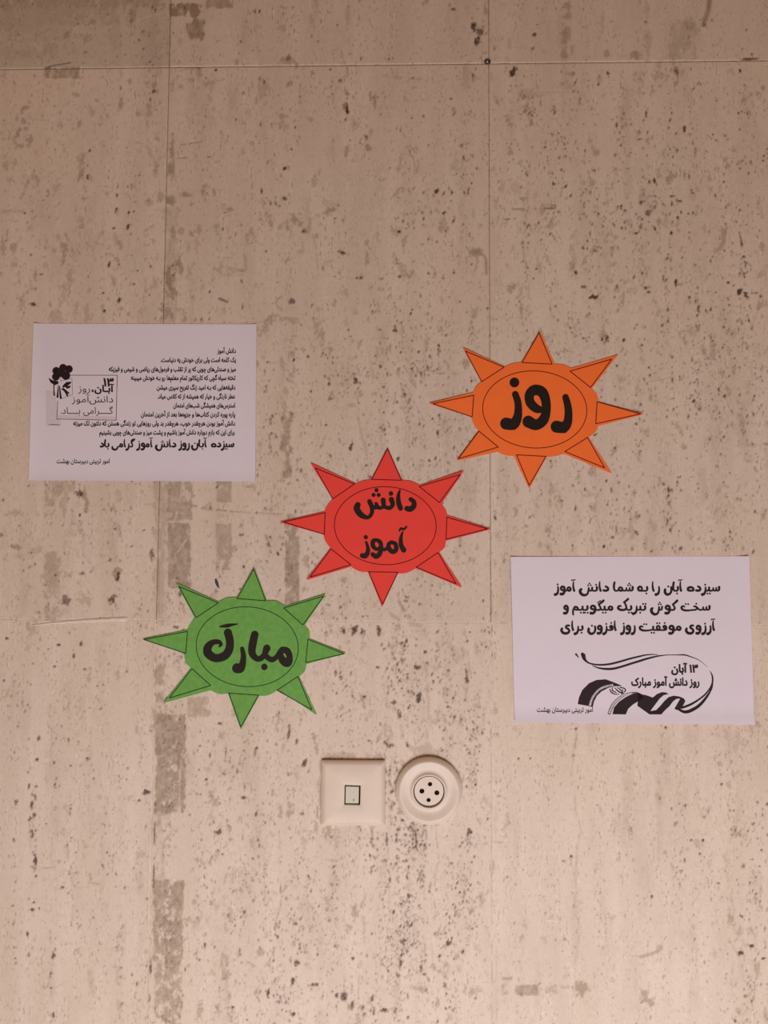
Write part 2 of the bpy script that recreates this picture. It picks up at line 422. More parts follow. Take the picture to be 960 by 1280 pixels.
G['م1'] = (8.2, [[(0, B, 1.1), (-1.8, 1.2, 1.2), (-3, 4, 1.3), (-5, 4.6, 1.3), (-6, 2.6, 1.2), (-4.4, 1.1, 1.2), (-2, 1.2, 1.1)], [(-5.8, 3.2, 1.1), (-6.8, .8, 1.2), (-7, -2.6, 1.2), (-6.8, -5, 1.1)]])
WAW = [(-1.6, 1.9, 1.3), (-4.0, 1.7, 1.3), (-5.4, 3.6, 1.4), (-4.2, 5.9, 1.4), (-2.0, 5.3, 1.5), (-1.2, 2.4, 1.5), (-1.9, -1.4, 1.6), (-3.4, -3.3, 1.6), (-5.4, -3.2, 1.8)]
G['و0'] = (7.6, [WAW]); G['و1'] = (7.6, [WAW, [(0, B, 1.1), (-1.3, 1.4, 1.2)]])
G['خ3'] = (7.6, [[(-6.6, 5.2, 1.0), (-4.8, 5.0, 1.2), (-2.8, 3, 1.2), (-1.4, 1.2, 1.1), (0, B, 1.1)], [(-2.9, 3.2, 1.2), (-4.8, 1.1, 1.1), (-7.6, B, 1.1)], [(-4.2, 8.6, 1.15)]])
KS = [(1.0, 12.4, 1.5), (-1.0, 10, 1.4), (-3.6, 7.6, 1.1)]
G['ک2'] = (5.4, [KS, [(-3.6, 7.6, 1.1), (-2.0, 4.8, 1.2), (-1.7, 2.0, 1.2), (-3.4, B, 1.2), (-5.4, B, 1.1)]])
G['گ2'] = (5.4, [KS, [(-1.4, 12.8, .7), (-3.8, 10.2, .7)], [(-3.6, 7.6, 1.1), (-2.0, 4.8, 1.2), (-1.7, 2.0, 1.2), (-3.4, B, 1.2), (-5.4, B, 1.1)]])
G['گ3'] = (5.6, [KS, [(-1.8, 12.4, .7), (-4.6, 9.8, .7)], [(0, B, 1.1), (-1.5, 1.4, 1.1)], [(-3.6, 7.6, 1.1), (-2.2, 4.8, 1.2), (-1.7, 2.0, 1.2), (-3.4, B, 1.2), (-5.6, B, 1.1)]])
G['ک1'] = (11.6, [[(0, B, 1.1), (-1.4, 1.6, 1.2)], [(-.2, 14.4, 1.4), (-2.4, 12, 1.3), (-4.6, 10.4, .9)], [(-3.4, 9.4, 1.2), (-2.2, 6, 1.3), (-2.0, 3, 1.3), (-3.8, 1.0, 1.4), (-7.4, .9, 1.5), (-10, 2.6, 1.5), (-9.6, 5.2, 1.3), (-7.8, 6.0, 1.0), (-7.2, 5, .8)]])
G['ف2'] = (6.2, [[(-1.2, 1.6, 1.2), (-1.1, 4.6, 1.3), (-2.6, 6.2, 1.2), (-4, 4.8, 1.2), (-3, 3.2, 1.1), (-1.4, 3.6, 1.1)], [(-1.2, 1.6, 1.2), (-3, B, 1.1), (-6.2, B, 1.1)], [(-2.6, 9.6, 1.1)]])
G['ق3'] = (6.2, [[(0, B, 1.1), (-2, B, 1.1), (-6.2, B, 1.1)], [(-2, 1.6, 1.1), (-1.3, 4.2, 1.2), (-2.8, 6, 1.2), (-4.4, 4.4, 1.2), (-3.6, 1.6, 1.1)], [(-1.6, 9.3, 1.1)], [(-4.1, 9.3, 1.1)]])
G['ی0'] = (11.6, [[(-2.0, 6.4, 1.3), (-4.4, 6.2, 1.3), (-5.2, 3.9, 1.3), (-2.8, 2.0, 1.4), (-1.7, -.6, 1.4), (-4, -3.2, 1.6), (-8, -2.8, 1.7), (-10, .2, 1.6), (-9.4, 2.6, 1.4)]])
G['ی1'] = (10.4, [[(0, B, 1.1), (-1.6, .2, 1.2), (-2, -2, 1.3), (-5, -3.8, 1.6), (-8.6, -2.4, 1.6), (-9.1, .6, 1.4)]])
def brush_word(word, parent, mat, xl, xr, yb, sc, base, hfun=None, name='text_word'):
    heavy = 1.06 if sc > .9 else 1.02
    strokes = []; pen = 0.0
    for ch, f in form_list(word):
        adv, ss = G[ch + str(f)]
        for s in ss: strokes.append(np.array([(pen + p[0], p[1], p[2]) for p in s]) if len(s) < 3 else spline([(pen + p[0], p[1], p[2]) for p in s], 6))
        pen -= adv
    lo = min((s[:, 0] - s[:, 2]).min() for s in strokes); hi = max((s[:, 0] + s[:, 2]).max() for s in strokes)
    k = (xr - xl) / (hi - lo)
    S = []
    for s in strokes:
        t = s.copy(); t[:, 0] = xl + (s[:, 0] - lo) * k; t[:, 1] = yb - s[:, 1] * sc; t[:, 2] = s[:, 2] * sc * heavy; S.append(t)
    return draw(name, mat, parent, base, S, (), 0.24, hfun=hfun, smooth=False)

# ------------------------------------------------------------------ painted marks of the stone: canvases in px space
X0c, Y0c, RES = -160, -160, 1.0
nx, ny = 1280, 1600
cy, cx = np.mgrid[0:ny, 0:nx].astype(float); cx = cx * RES + X0c; cy = cy * RES + Y0c
def vnoise(sx, sy, octaves=4, seed=0):
    r = np.random.default_rng(seed); out = np.zeros((ny, nx)); amp = 1.0; tot = 0
    for o in range(octaves):
        w = int(nx / sx) + 3; h = int(ny / sy) + 3
        g = r.random((h, w))
        u = np.arange(nx) / sx; v = np.arange(ny) / sy
        iu = u.astype(int); iv = v.astype(int); fu = u - iu; fv = v - iv
        fu = fu * fu * (3 - 2 * fu); fv = fv * fv * (3 - 2 * fv)
        a = g[iv][:, iu] * (1 - fu) + g[iv][:, iu + 1] * fu
        b = g[iv + 1][:, iu] * (1 - fu) + g[iv + 1][:, iu + 1] * fu
        out += amp * (a * (1 - fv[:, None]) + b * fv[:, None]); tot += amp
        amp *= 0.6; sx = max(sx / 2, 1); sy = max(sy / 2, 1)
    return out / tot
N1 = vnoise(9, 12, 4, 1); N2 = vnoise(4, 7, 3, 2); N3 = vnoise(16, 70, 4, 3); NB = vnoise(120, 200, 4, 4)
# stretch contrast
def st(a): return (a - a.mean()) / (a.std() * 2) 
N1, N2, N3, NB = st(N1), st(N2), st(N3), st(NB)
N4 = st(vnoise(2.2, 3.0, 2, 9))
pit = np.zeros((ny, nx)); res = np.zeros((ny, nx)); vein = np.zeros((ny, nx)); warm = np.zeros((ny, nx)); pale = np.zeros((ny, nx)); hgt = np.zeros((ny, nx))
CH = {'p': pit, 'r': res, 'v': vein, 'w': warm, 'l': pale}
def win(x0, y0, x1, y1):
    return (slice(max(0, int(y0 - Y0c)), min(ny, int(y1 - Y0c) + 2)), slice(max(0, int(x0 - X0c)), min(nx, int(x1 - X0c) + 2)))
def blob(ch, x, y, rx, ry, s=1.0, ang=0.0, rough=0.45, soft=0.5):
    R = max(rx, ry) * 1.6 + 3; w = win(x - R, y - R, x + R, y + R)
    dx = cx[w] - x; dy = cy[w] - y
    if ang: 
        a = math.radians(ang); dx, dy = dx * math.cos(a) + dy * math.sin(a), -dx * math.sin(a) + dy * math.cos(a)
    d = np.hypot(dx / rx, dy / ry) + rough * ((N1[w] * .5 + N2[w] * .7) * min(1, max(rx, ry) / 3) + N4[w] * .75)
    v = np.clip((1 - d) / max(soft, .9 / min(rx, ry)) + .3, 0, 1) * s
    c = CH[ch]; c[w] = np.maximum(c[w], v)
def rect(ch, x0, y0, x1, y1, s=1.0, rough=2.0, hole=0.0, lean=0.0):
    """tape-shaped mark; lean = x shift over its height; hole = how much has flaked off"""
    w = win(x0 - 5 - abs(lean), y0 - 5, x1 + 5 + abs(lean), y1 + 5)
    t = (cy[w] - y0) / (y1 - y0); lx = lean * t
    d = np.minimum(np.minimum(cx[w] - x0 - lx, x1 + lx - cx[w]), np.minimum(cy[w] - y0, y1 - cy[w])) + rough * N2[w]
    v = np.clip(d + .5, 0, 1)
    if hole: v = v * np.clip((N1[w] * .6 + N2[w] * .5 + 0.9 - hole * 1.6) * 3.0, 0, 1)
    v = v * s * (1 + 0.25 * N2[w])
    c = CH[ch]; c[w] = np.maximum(c[w], np.clip(v, 0, 1))
def line(ch, pts, wd=0.8, s=0.8, brk=0.0, jit=0.0):
    P = spline([(p[0], p[1], 1) for p in pts], 10) if len(pts) > 2 else np.array([(p[0], p[1], 1) for p in pts], float)
    w = win(P[:, 0].min() - 6, P[:, 1].min() - 6, P[:, 0].max() + 6, P[:, 1].max() + 6)
    d = stroke_field(cx[w] + jit * N1[w], cy[w] + jit * N2[w], [np.column_stack([P[:, :2], np.zeros(len(P))])])
    v = np.clip((wd - d) / max(wd, .8) + .35, 0, 1) * s
    if brk: v = v * np.clip(1 + (N2[w] + N1[w] - brk * 1.0) * 1.6, 0, 1)
    c = CH[ch]; c[w] = np.maximum(c[w], v)
def string(x, y0, y1, n, sp=2.5, r=1.3, s=.85, drift=0.0):
    """a run of pits strung down one bedding plane"""
    for k in range(n):
        t = rng.random(); r0 = r * (0.55 + rng.random() * .8)
        blob('p', x + drift * t + rng.normal() * sp, y0 + t * (y1 - y0), r0 * (.7 + .4 * rng.random()), r0 * (1 + rng.random() * 1.3), s * (.45 + .55 * rng.random()), rng.uniform(-25, 25), .35, .6)

# broad bedding streaks
vein[:] = np.clip(N3 * 0.26 - 0.10, 0, .30)
# scattered fine pits, denser where the photograph shows them
def scatter(n, x0, x1, y0, y1, rmin=.55, rmax=1.25, smin=.3, smax=.9, clus=1.2):
    k = 0; n = int(n * 1.6)
    while k < n:
        x = rng.uniform(x0, x1); y = rng.uniform(y0, y1)
        j = int(min(max(x - X0c, 0), nx - 1)); i = int(min(max(y - Y0c, 0), ny - 1))
        if rng.random() > 0.35 + clus * (N3[i, j]): continue
        r0 = rmin + (rmax - rmin) * rng.random() ** 2.5
        blob('p', x, y, r0, r0 * (1 + rng.random() * 1.6), rng.uniform(smin, smax), rng.uniform(-35, 35), .3, .7); k += 1
scatter(110, 0, 205, -100, 400); scatter(150, 210, 610, 0, 400); scatter(560, 612, 960, 85, 690); scatter(420, 480, 960, 180, 560)
scatter(260, 210, 560, 400, 780); scatter(150, 0, 195, 600, 1000); scatter(90, 0, 190, 1000, 1400)
scatter(1050, 205, 615, 785, 1400, smax=.8); scatter(500, 470, 600, 840, 1280); scatter(170, 620, 960, 900, 1400, smax=.6); scatter(140, 890, 1000, 900, 1400)
scatter(330, 320, 620, 400, 780); scatter(70, -100, 0, -100, 1400); scatter(90, 960, 1080, 80, 1400); scatter(60, 0, 960, -20, 80)
def smear(n, x0, x1, y0, y1, smax=.5):
    for _ in range(int(n * 2.0)):
        r0 = .8 + 2.4 * rng.random() ** 1.6
        blob('v', rng.uniform(x0, x1), rng.uniform(y0, y1), r0, r0 * rng.uniform(1, 3.2), rng.uniform(.3, smax + .3), rng.uniform(-30, 30), 1.1, .6)
smear(90, 0, 210, 80, 400); smear(120, 210, 600, 80, 420); smear(220, 610, 960, 80, 690); smear(110, 205, 600, 400, 790)
smear(260, 200, 620, 790, 1280); smear(50, 0, 190, 600, 1280, .35); smear(40, 620, 960, 900, 1280, .3); smear(30, 890, 960, 900, 1280)

# --- tape residue bands beside the left joint
rect('r', 213, 5, 250, 21, .9, 2, .08); rect('r', 233, 20, 255, 50, .7, 2, .35); rect('r', 213, 25, 232, 80, .3, 2, .55); rect('r', 258, -20, 292, 10, .6, 1, .12)
rect('r', 56, 84, 98, 98, .62, 1, .15); blob('p', 59, 85, 4, 2, .5); line('p', [(60, 83), (88, 78)], .8, .6)
blob('r', 215, 190, 3.5, 10, .8); blob('r', 214, 213, 5, 11, .75); line('r', [(216, 168), (217, 225)], 2, .6, .3)
blob('r', 201, 243, 4, 6, .5); blob('r', 187, 253, 5, 4, .4); blob('r', 215, 251, 6, 7, .75); blob('r', 231, 243, 6, 3.5, .7, 0, .7); blob('r', 257, 238, 5, 6, .55, 0, .9); blob('r', 216, 290, 3, 9, .55); blob('r', 226, 289, 3.5, 6, .45)
rect('r', 206, 260, 222, 404, .22, 2, .25, -2)
blob('r', 211, 350, 6, 16, .85, 0, .6); blob('r', 213, 368, 6, 7, .7, 0, .8); blob('r', 209, 393, 6, 12, .7, 0, .9); blob('r', 226, 333, 3, 12, .6, -8, .6); blob('r', 236, 345, 4, 8, .4, 0, .9)
rect('r', 218, 386, 232, 404, .4, 2, .5)
for yy in (14, 24, 33): pass
# between the paper and the green sun
rect('r', 193, 600, 208, 780, .30, 2, .30, -3); rect('r', 209, 602, 240, 650, .52, 1.5, .22); rect('r', 210, 654, 238, 735, .68, 1.2, .12); blob('r', 222, 700, 10, 26, .5, 0, .9)
rect('r', 271, 602, 289, 628, .5, 1, .2); rect('r', 270, 655, 289, 712, .5, 1, .2); rect('r', 356, 655, 374, 757, .68, 1, .1); rect('r', 356, 640, 372, 660, .3, 1, .4)
rect('r', 56, 602, 84, 656, .36, 2, .45); rect('r', 56, 690, 74, 776, .42, 2, .42); blob('r', 65, 715, 9, 20, .5, 0, .6); rect('r', 80, 640, 100, 770, .18, 3, .6)
rect('r', 193, 820, 206, 884, .5, 1.5, .35, -1); rect('r', 190, 880, 200, 900, .5, 1.5, .45)
rect('r', 195, 893, 232, 1016, .72, 1.4, .12, -1); blob('r', 202, 905, 10, 14, .6, 0, .9)
rect('r', 193, 1016, 214, 1060, .42, 2, .5); rect('r', 193, 1100, 230, 1210, .68, 1.2, .16, -1.5); rect('r', 192, 1060, 206, 1200, .3, 2, .42); rect('r', 193, 1205, 228, 1290, .58, 1.5, .30, -1)
rect('r', 235, 872, 262, 896, .42, 2, .25)
for _ in range(26): # scratches through the residue
    x = rng.uniform(198, 228); y = rng.uniform(910, 1010); a = rng.uniform(-1, 1); l = rng.uniform(2, 9)
    line('l', [(x, y), (x + l * math.cos(a), y + l * math.sin(a))], .5, .5)
line('l', [(226, 950), (224, 1000)], .5, .7)
for _ in range(60):
    x = rng.uniform(193, 229); y = rng.uniform(1100, 1280); blob('l', x, y, rng.uniform(.6, 1.5), rng.uniform(.6, 2), .5)
line('l', [(222, 690), (242, 662)], .9, .55, .3); line('l', [(214, 700), (216, 706)], .7, .5)
# residue patches elsewhere
rect('r', 628, 1221, 640, 1225, .6, 1); rect('r', 628, 1230, 639, 1243, .5, 1.5, .3); rect('r', 643, 1231, 672, 1244, .7, 1.2, .05, 1); rect('r', 682, 1232, 695, 1241, .45, 2, .3)
blob('r', 727, 1236, 9, 9, .75, 30, .5); rect('r', 700, 1232, 711, 1236, .35, 1, .4)
blob('r', 825, 1184, 4, 6, .55); line('r', [(801, 1196), (812, 1193), (824, 1188)], 2.2, .6); line('v', [(790, 1194), (801, 1196)], .8, .6)
draw_tri = [(803, 1235), (810, 1240), (812, 1247), (817, 1256), (806, 1254), (802, 1250)]
rect('r', 802, 1238, 810, 1252, .6, 2); blob('r', 814, 1252, 3.5, 6, .6); line('r', [(811, 1228), (811, 1236)], .8, .6); blob('r', 813, 1272, 1.5, 4, .7, 15)
blob('r', 527, 1236, 7, 4, .5, 0, .8); blob('r', 595, 1238, 7, 4, .35, 0, .8); blob('r', 326, 1190, 5.5, 6, .6, 0, .3, .3)
# grey tags from above the joint
blob('r', 595, 315, 8, 6, .7, 0, .3); rect('r', 586, 313, 604, 319, .7, 1, 0, 0); line('r', [(603, 318), (607, 324), (608, 343)], 1.6, .7)
line('r', [(903, 287), (905, 300), (900, 310), (894, 314)], 3, .5); blob('r', 904, 295, 3, 11, .55, 5); blob('r', 858, 353, 4, 1.0, .6)
# top row of slabs
for a in ((708, 7, 5, 7, .6), (710, 20, 4.5, 5, .55), (707, 42, 6, 11, .5), (705, 68, 4.5, 7, .5), (715, 62, 2, 8, .4)): blob('r', *a[:4], a[4])
line('r', [(887, 0), (885, 14), (881, 25)], 3.6, .8); blob('p', 881, 30, 4.5, 4.5, .55); blob('r', 873, 38, 2.5, 2.5, .5)
rect('r', 838, 28, 870, 72, .26, 3, .2, 0); blob('r', 862, 30, 9, 6, .6, 0, .7); blob('r', 860, 54, 4, 3, .5); blob('r', 842, 69, 6, 4, .45); line('r', [(845, 73), (868, 74)], 1, .5, .2)
blob('r', 759, 68, 3.5, 5, .55, -30); rect('r', 788, 65, 802, 74, .45, 2, .3); blob('v', 810, 55, 4, 22, .4); blob('v', 809, 10, 3, 12, .35); blob('v', 753, 30, 2, 12, .35)
blob('p', 592, 31, 3, 5, .75, 20); blob('p', 600, 38, 6, 5, .6, -30, .9); blob('p', 596, 50, 3.5, 5, .7, 15, .8); line('v', [(608, 0), (607, 16)], 3, .75, .3); blob('p', 566, 11, 3, 2, .6); blob('r', 533, 1, 4, 6, .6)
blob('p', 672, 30, 1.4, 1.2, .9); blob('p', 671, 10, 1, 2, .7); blob('p', 668, 43, 3, 2.2, .7, -20); blob('p', 666, 60, 2.5, 2, .55); line('v', [(636, 40), (637, 58), (638, 70)], 2.6, .45, .4)
line('v', [(395, 0), (392, 16), (388, 32)], 3.6, .5, .2); line('v', [(438, 0), (434, 24), (436, 46), (430, 56), (427, 80)], 3.5, .45, .3)
blob('v', 353, 35, 4, 4, .5); blob('r', 354, 18, 2.5, 3, .5); blob('v', 358, 74, 9, 5, .65, 0, .8); blob('p', 360, 72, 3, 3, .4); blob('v', 296, 78, 3, 4, .6); line('r', [(275, 31), (289, 33)], .9, .6, .2); blob('r', 318, 13, 2, 2, .5); blob('r', 469, 52, 2, 2, .5)
line('v', [(167, -20), (166, 10), (163, 28)], 5, .8, .1); blob('r', 164, 26, 2.5, 3, .6); line('l', [(172, 25), (188, 20), (210, 15)], 1.1, .42); line('l', [(387, 0), (388, 14)], .8, .5)
blob('v', 60, 60, 9, 9, .35, 0, .7); blob('v', 25, 65, 12, 4, .3); blob('r', 84, 44, 3, 6, .45, 20); blob('r', 108, 50, 4, 5, .35); blob('r', 135, 18, 2.5, 2, .6); blob('r', 100, 22, 5, 5, .3); blob('r', 116, 27, 3, 3, .4); blob('v', 36, 20, 4, 12, .3)
line('v', [(0, 55), (60, 47), (130, 45), (200, 40)], 3, .25, .2); line('v', [(0, 10), (70, 8), (130, 14)], 6, .3); rect('v', -150, -150, 205, 8, .5, 6, .2); rect('v', -150, 5, 150, 30, .3, 6, .2); blob('v', 20, 30, 60, 18, .35, 0, .8, 1.2); blob('v', 40, 66, 50, 8, .28, 0, .9, 1.2)
line('l', [(580, 80), (583, 72), (590, 74)], .9, .35); line('l', [(577, 90), (577, 84)], .9, .35); blob('v', 583, 96, 6, 12, .4)
# second row, left
for a in ((33, 135, 6, 3, .6, -20), (38, 129, 3, 2.5, .5, 0), (22, 148, 3, 4, .5, 20), (29, 150, 3, 5, .5, 20), (22, 168, 3.5, 8, .6, 12), (32, 161, 2.5, 3, .55, 0), (19, 173, 4, 4, .3, 0), (26, 183, 4, 3, .5, 0), (35, 182, 2, 4, .4, 20), (95, 119, 5, 4, .5, 0), (162, 101, 2.5, 5, .55, 0), (151, 127, 2.5, 6, .5, 15), (172, 142, 3, 5, .5, 0), (192, 108, 3.5, 6, .5, 10), (197, 92, 2, 4, .3, 0), (226, 108, 3.5, 3, .55, 10)): blob('r', a[0], a[1], a[2], a[3], a[4], a[5])
for a in ((69, 187, 1.3, 1.1), (112, 188, 1.2, 2), (109, 222, 2, 3.6), (109, 207, 1.4, 1.6), (147, 233, 1, 3), (146, 245, 1.3, 3), (159, 233, 2, 1.2), (174, 219, 1.5, 1.2), (145, 262, 1, 3), (142, 285, 2, 1.6), (161, 265, 1.4, 2), (167, 264, 1.6, 1.6), (160, 284, 2, 3.4), (169, 252, 1.2, 1), (52, 343, 2.8, 1.2), (38, 318, 1.6, 2), (136, 330, 1.6, 4), (149, 330, 1.2, 1), (167, 355, 1.6, 1.2), (129, 366, 1.6, 1.2), (135, 373, 1.2, 3), (131, 388, 1.6, 3), (149, 375, 2.4, 4), (172, 338, 1, 1), (42, 380, 2.6, 2), (7, 301, 1, 1), (110, 345, 1, 1), (5, 150, 1.6, 1), (68, 48, 1, 1)): blob('p', *a, .75, 10)
line('p', [(36, 380), (42, 378), (45, 382)], .8, .5); blob('v', 4, 310, 3, 11, .6); line('v', [(0, 264), (14, 263), (32, 266)], 1.5, .5, .2); line('v', [(42, 149), (60, 150)], .7, .6)
blob('v', 71, 234, 4, 5, .45, 20); blob('v', 101, 275, 5, 5, .4); blob('v', 74, 255, 2, 4, .5, 20)
blob('v', 80, 318, 4.5, 13, .75, 4, .7); line('v', [(82, 293), (88, 306), (93, 320)], 2.2, .6, .2); blob('v', 97, 312, 3.5, 8, .5, 0, .8); blob('v', 88, 345, 4, 13, .55, 8, .7); blob('v', 73, 296, 4, 4, .45); blob('v', 66, 312, 3, 6, .3); blob('v', 80, 370, 8, 14, .4, 0, 1); blob('v', 94, 388, 4, 8, .45, 0, .8); blob('v', 108, 392, 4, 10, .5, 0, .9); blob('v', 72, 396, 9, 7, .45, 0, 1); blob('v', 58, 332, 4, 4, .4); blob('v', 118, 300, 14, 12, .25, 0, 1.1); string(118, 300, 325, 10, 5, 1, .6); string(135, 305, 330, 10, 2, 1, .6)
blob('v', 152, 386, 4, 3, .6, -20); string(25, 350, 395, 10, 8, .9, .6)
# second row, middle
for a in ((432, 132, 3.2, 5.5, .95, 8, 'w'), (434, 136, 2, 7, .8, 0, 'p'), (459, 183, 2.5, 5, .75, 0, 'w'), (458, 172, 2, 4, .6, 0, 'p'), (375, 120, 1.4, 2, .9, 0, 'p'), (425, 101, 2, 3, .5, 0, 'p'), (348, 119, 1, 1, .8, 0, 'p'), (364, 186, 1.4, 1.4, .7, 0, 'p'), (369, 159, 1, 2, .7, 0, 'p'), (270, 87, 1.8, 1.8, .8, 0, 'p'), (356, 210, 2, 2, .85, 0, 'p')): blob(a[6], a[0], a[1], a[2], a[3], a[4], a[5])
line('v', [(385, 88), (376, 96), (375, 120), (374, 160), (370, 200), (364, 240)], 1.1, .45, .35); line('l', [(364, 205), (363, 240)], .8, .4); line('v', [(430, 95), (432, 118)], 1, .7, .2); string(433, 115, 150, 9, 2, 1.1, .8); line('p', [(463, 114), (463, 126)], .7, .8); string(450, 145, 165, 7, 6, .9, .6)
line('v', [(228, 85), (250, 87)], 1.6, .7, .2); blob('p', 248, 85, 3, 1.2, .6); blob('v', 263, 103, 9, 3, .55, -12); blob('v', 327, 110, 8, 8, .5, 0, 1.1); line('v', [(335, 95), (334, 108)], 1, .5, .3); blob('v', 355, 145, 5, 3, .6, 10); blob('v', 387, 149, 5, 3.5, .55); blob('v', 310, 140, 4, 6, .35, -30); blob('v', 303, 152, 2, 5, .35); blob('v', 315, 179, 3, 2, .55); blob('v', 257, 145, 12, 12, .25, 0, 1.1); line('v', [(232, 131), (236, 150), (240, 165)], 2.4, .45, .4)
line('p', [(226, 181), (240, 179), (252, 177)], .7, .5, .1); line('p', [(222, 197), (234, 197)], .7, .5); line('p', [(249, 196), (263, 196)], .9, .6, .2)
line('v', [(314, 252), (330, 252), (345, 250), (352, 248)], 1.2, .5, .5); blob('p', 356, 248, 3.4, 2.4, .6, 20); string(342, 245, 258, 10, 6, .9, .7); blob('p', 327, 238, .9, 4, .7)
blob('v', 284, 261, 6, 4, .9, 10, .4); blob('v', 281, 256, 5, 2.4, .6, 20); blob('p', 281, 265, 2, 1.2, .6); blob('v', 270, 282, 5, 3, .55, -30); blob('v', 284, 270, 4, 1.5, .4, -30)
blob('v', 369, 274, 7, 5, .85, 35, .7); blob('v', 375, 280, 3, 3, .7); blob('v', 387, 281, 4.5, 7, .6, 0, .9); blob('v', 387, 273, 5, 2.5, .5); blob('p', 379, 289, 2.5, 1.8, .6); blob('v', 350, 283, 3, 3.5, .6); blob('v', 397, 270, 4, 3, .4); blob('v', 413, 263, 9, 2.6, .8, -18, .6); blob('v', 409, 267, 4, 3, .6); blob('v', 413, 254, 8, 5, .3, 0, .9); blob('p', 419, 273, 1.5, .9, .7); line('v', [(390, 295), (395, 310), (398, 345)], 1.4, .4, .3); line('v', [(348, 290), (348, 300)], 1, .4)
blob('p', 430, 316, 6, 2.8, .72, 25, .5); blob('v', 427, 314, 5, 3.5, .6, 20); blob('p', 448, 347, 4.5, 2.2, .6, 0, .7); blob('v', 448, 347, 5.5, 3.5, .6); blob('v', 413, 326, 6, 4, .35, 0, 1); line('v', [(424, 362), (428, 374)], 3, .5, .4); blob('p', 447, 373, 1.4, 1, .6); blob('v', 444, 390, 4, 4, .4)
line('v', [(467, 372), (463, 384), (460, 400)], 1.4, .8, .2); line('v', [(471, 370), (474, 390)], 1.5, .5, .5); string(466, 370, 398, 12, 3, .9, .7); blob('p', 477, 348, 3, 1.4, .6); blob('v', 478, 362, 5, 2, .5, 0, .8)
blob('v', 244, 310, 3.5, 6, .5, 0, .9); line('v', [(306, 320), (308, 336)], 2, .6, .2); blob('v', 303, 338, 5, 3, .75); blob('v', 290, 336, 8, 4, .4, 0, .8); line('v', [(275, 344), (300, 343)], 1.6, .5, .3); line('v', [(267, 335), (267, 352), (265, 356)], 2.2, .5, .4); blob('p', 266, 350, 1.6, 1.6, .5); line('v', [(280, 322), (292, 322)], .8, .5)
blob('p', 364, 377, 3.6, 3.4, .6, 0, .5); line('p', [(330, 380), (345, 379)], 1.2, .6, .3); line('v', [(352, 370), (345, 378), (352, 388)], 1.4, .6); line('v', [(336, 396), (346, 394), (358, 398), (372, 399)], 2.4, .65, .3); blob('v', 323, 413, 7, 5, .6, 0, .9); blob('v', 335, 407, 3, 5, .5); blob('v', 361, 400, 8, 3, .6, 10, .9); blob('v', 368, 402, 5, 3, .5); blob('v', 396, 408, 4, 10, .6, 0, .8); blob('v', 398, 387, 3, 5, .5, 0, .9); blob('p', 303, 383, .9, 4, .6); line('p', [(274, 373), (284, 377)], 1.6, .6)
string(398, 375, 405, 12, 8, 1, .7); blob('v', 242, 372, 3, 5, .5)
# fine horizontal crack under the papers
line('v', [(0, 266), (30, 262)], 1, .4); line('v', [(300, 404), (330, 402)], 1, .4)
# second row, right
for a in ((641, 89, 4, 5, .8), (760, 91, 2.8, 2.8, .95), (761, 96, 1.2, 1.6, .6), (546, 238, 2.6, 2.8, .8), (499, 289, 2.2, 1.6, .8), (515, 147, 1, 1, .8), (516, 97, 1.6, 1.2, .7), (563, 123, 2, 1.1, .8), (605, 142, 1, 1, .5), (625, 257, 1.6, 1.6, .8), (609, 385, 1.4, 1.4, .6), (515, 387, 1.3, 1, .8), (500, 345, 2.2, 1.8, .6), (554, 348, 1.2, 2, .6), (575, 377, 2.2, 1.6, .6), (505, 307, 1, 1.6, .7), (529, 281, 1, 1.2, .7), (729, 240, 1.6, 1.2, .8), (742, 213, 2.4, 1.8, .6), (818, 224, 1.4, 4.5, .85), (821, 230, 1.2, 2, .7), (841, 245, 3, 1.4, .7), (850, 251, 3, 2.4, .6), (802, 252, 4, 2.4, .6), (815, 245, 4, 1.6, .6), (811, 265, 3.5, 4.5, .6), (852, 264, 1.6, 3, .7), (839, 291, 1.6, 2.2, .8), (795, 291, 2.4, 1.4, .8), (778, 157, 1.2, 1, .9), (782, 155, 1, 1, .6), (925, 88, 1.3, 2.4, .8), (891, 168, 1.2, 1.8, .9), (895, 175, 1.4, 1, .8), (840, 141, 1, 3, .8), (856, 161, 1.4, 4, .8), (808, 142, 1, 4, .8), (809, 165, 2, 4, .8), (771, 156, 1.2, 4, .8), (775, 166, 1.4, 3, .8), (799, 174, 2.6, 1.2, .7), (905, 217, 1.6, 1.3, .7), (905, 227, 2, 1.4, .7), (907, 279, 1.3, 1, .8), (948, 267, 1.8, 1.2, .8), (742, 371, 5, 2.4, .8), (768, 371, 1.4, 2.4, .8), (729, 358, 2.6, 2, .6), (808, 359, 3, 2.4, .7), (812, 365, 3.2, 2.2, .75), (829, 347, 1.4, 4, .8), (845, 352, 1.4, 4.5, .8), (803, 341, 1.2, 3, .7), (911, 353, 2.4, 1.2, .8), (917, 357, 1.4, 1.2, .7), (925, 364, 3, 3.5, .85), (932, 368, 4, 4, .85), (942, 366, 6, 1, .7), (951, 370, 1.8, 2, .6), (895, 365, .9, .9, .9), (912, 381, 1.4, 1, .7), (939, 385, 1.2, 1.2, .7), (930, 321, 1.8, 2, .8), (927, 305, 1.4, 5, .7), (873, 386, 1.8, 5, .6), (720, 340, 1.8, 3, .8), (737, 348, 1.2, 2, .7)): blob('p', a[0], a[1], a[2], a[3], a[4], 0 if len(a) < 6 else a[5], .6)
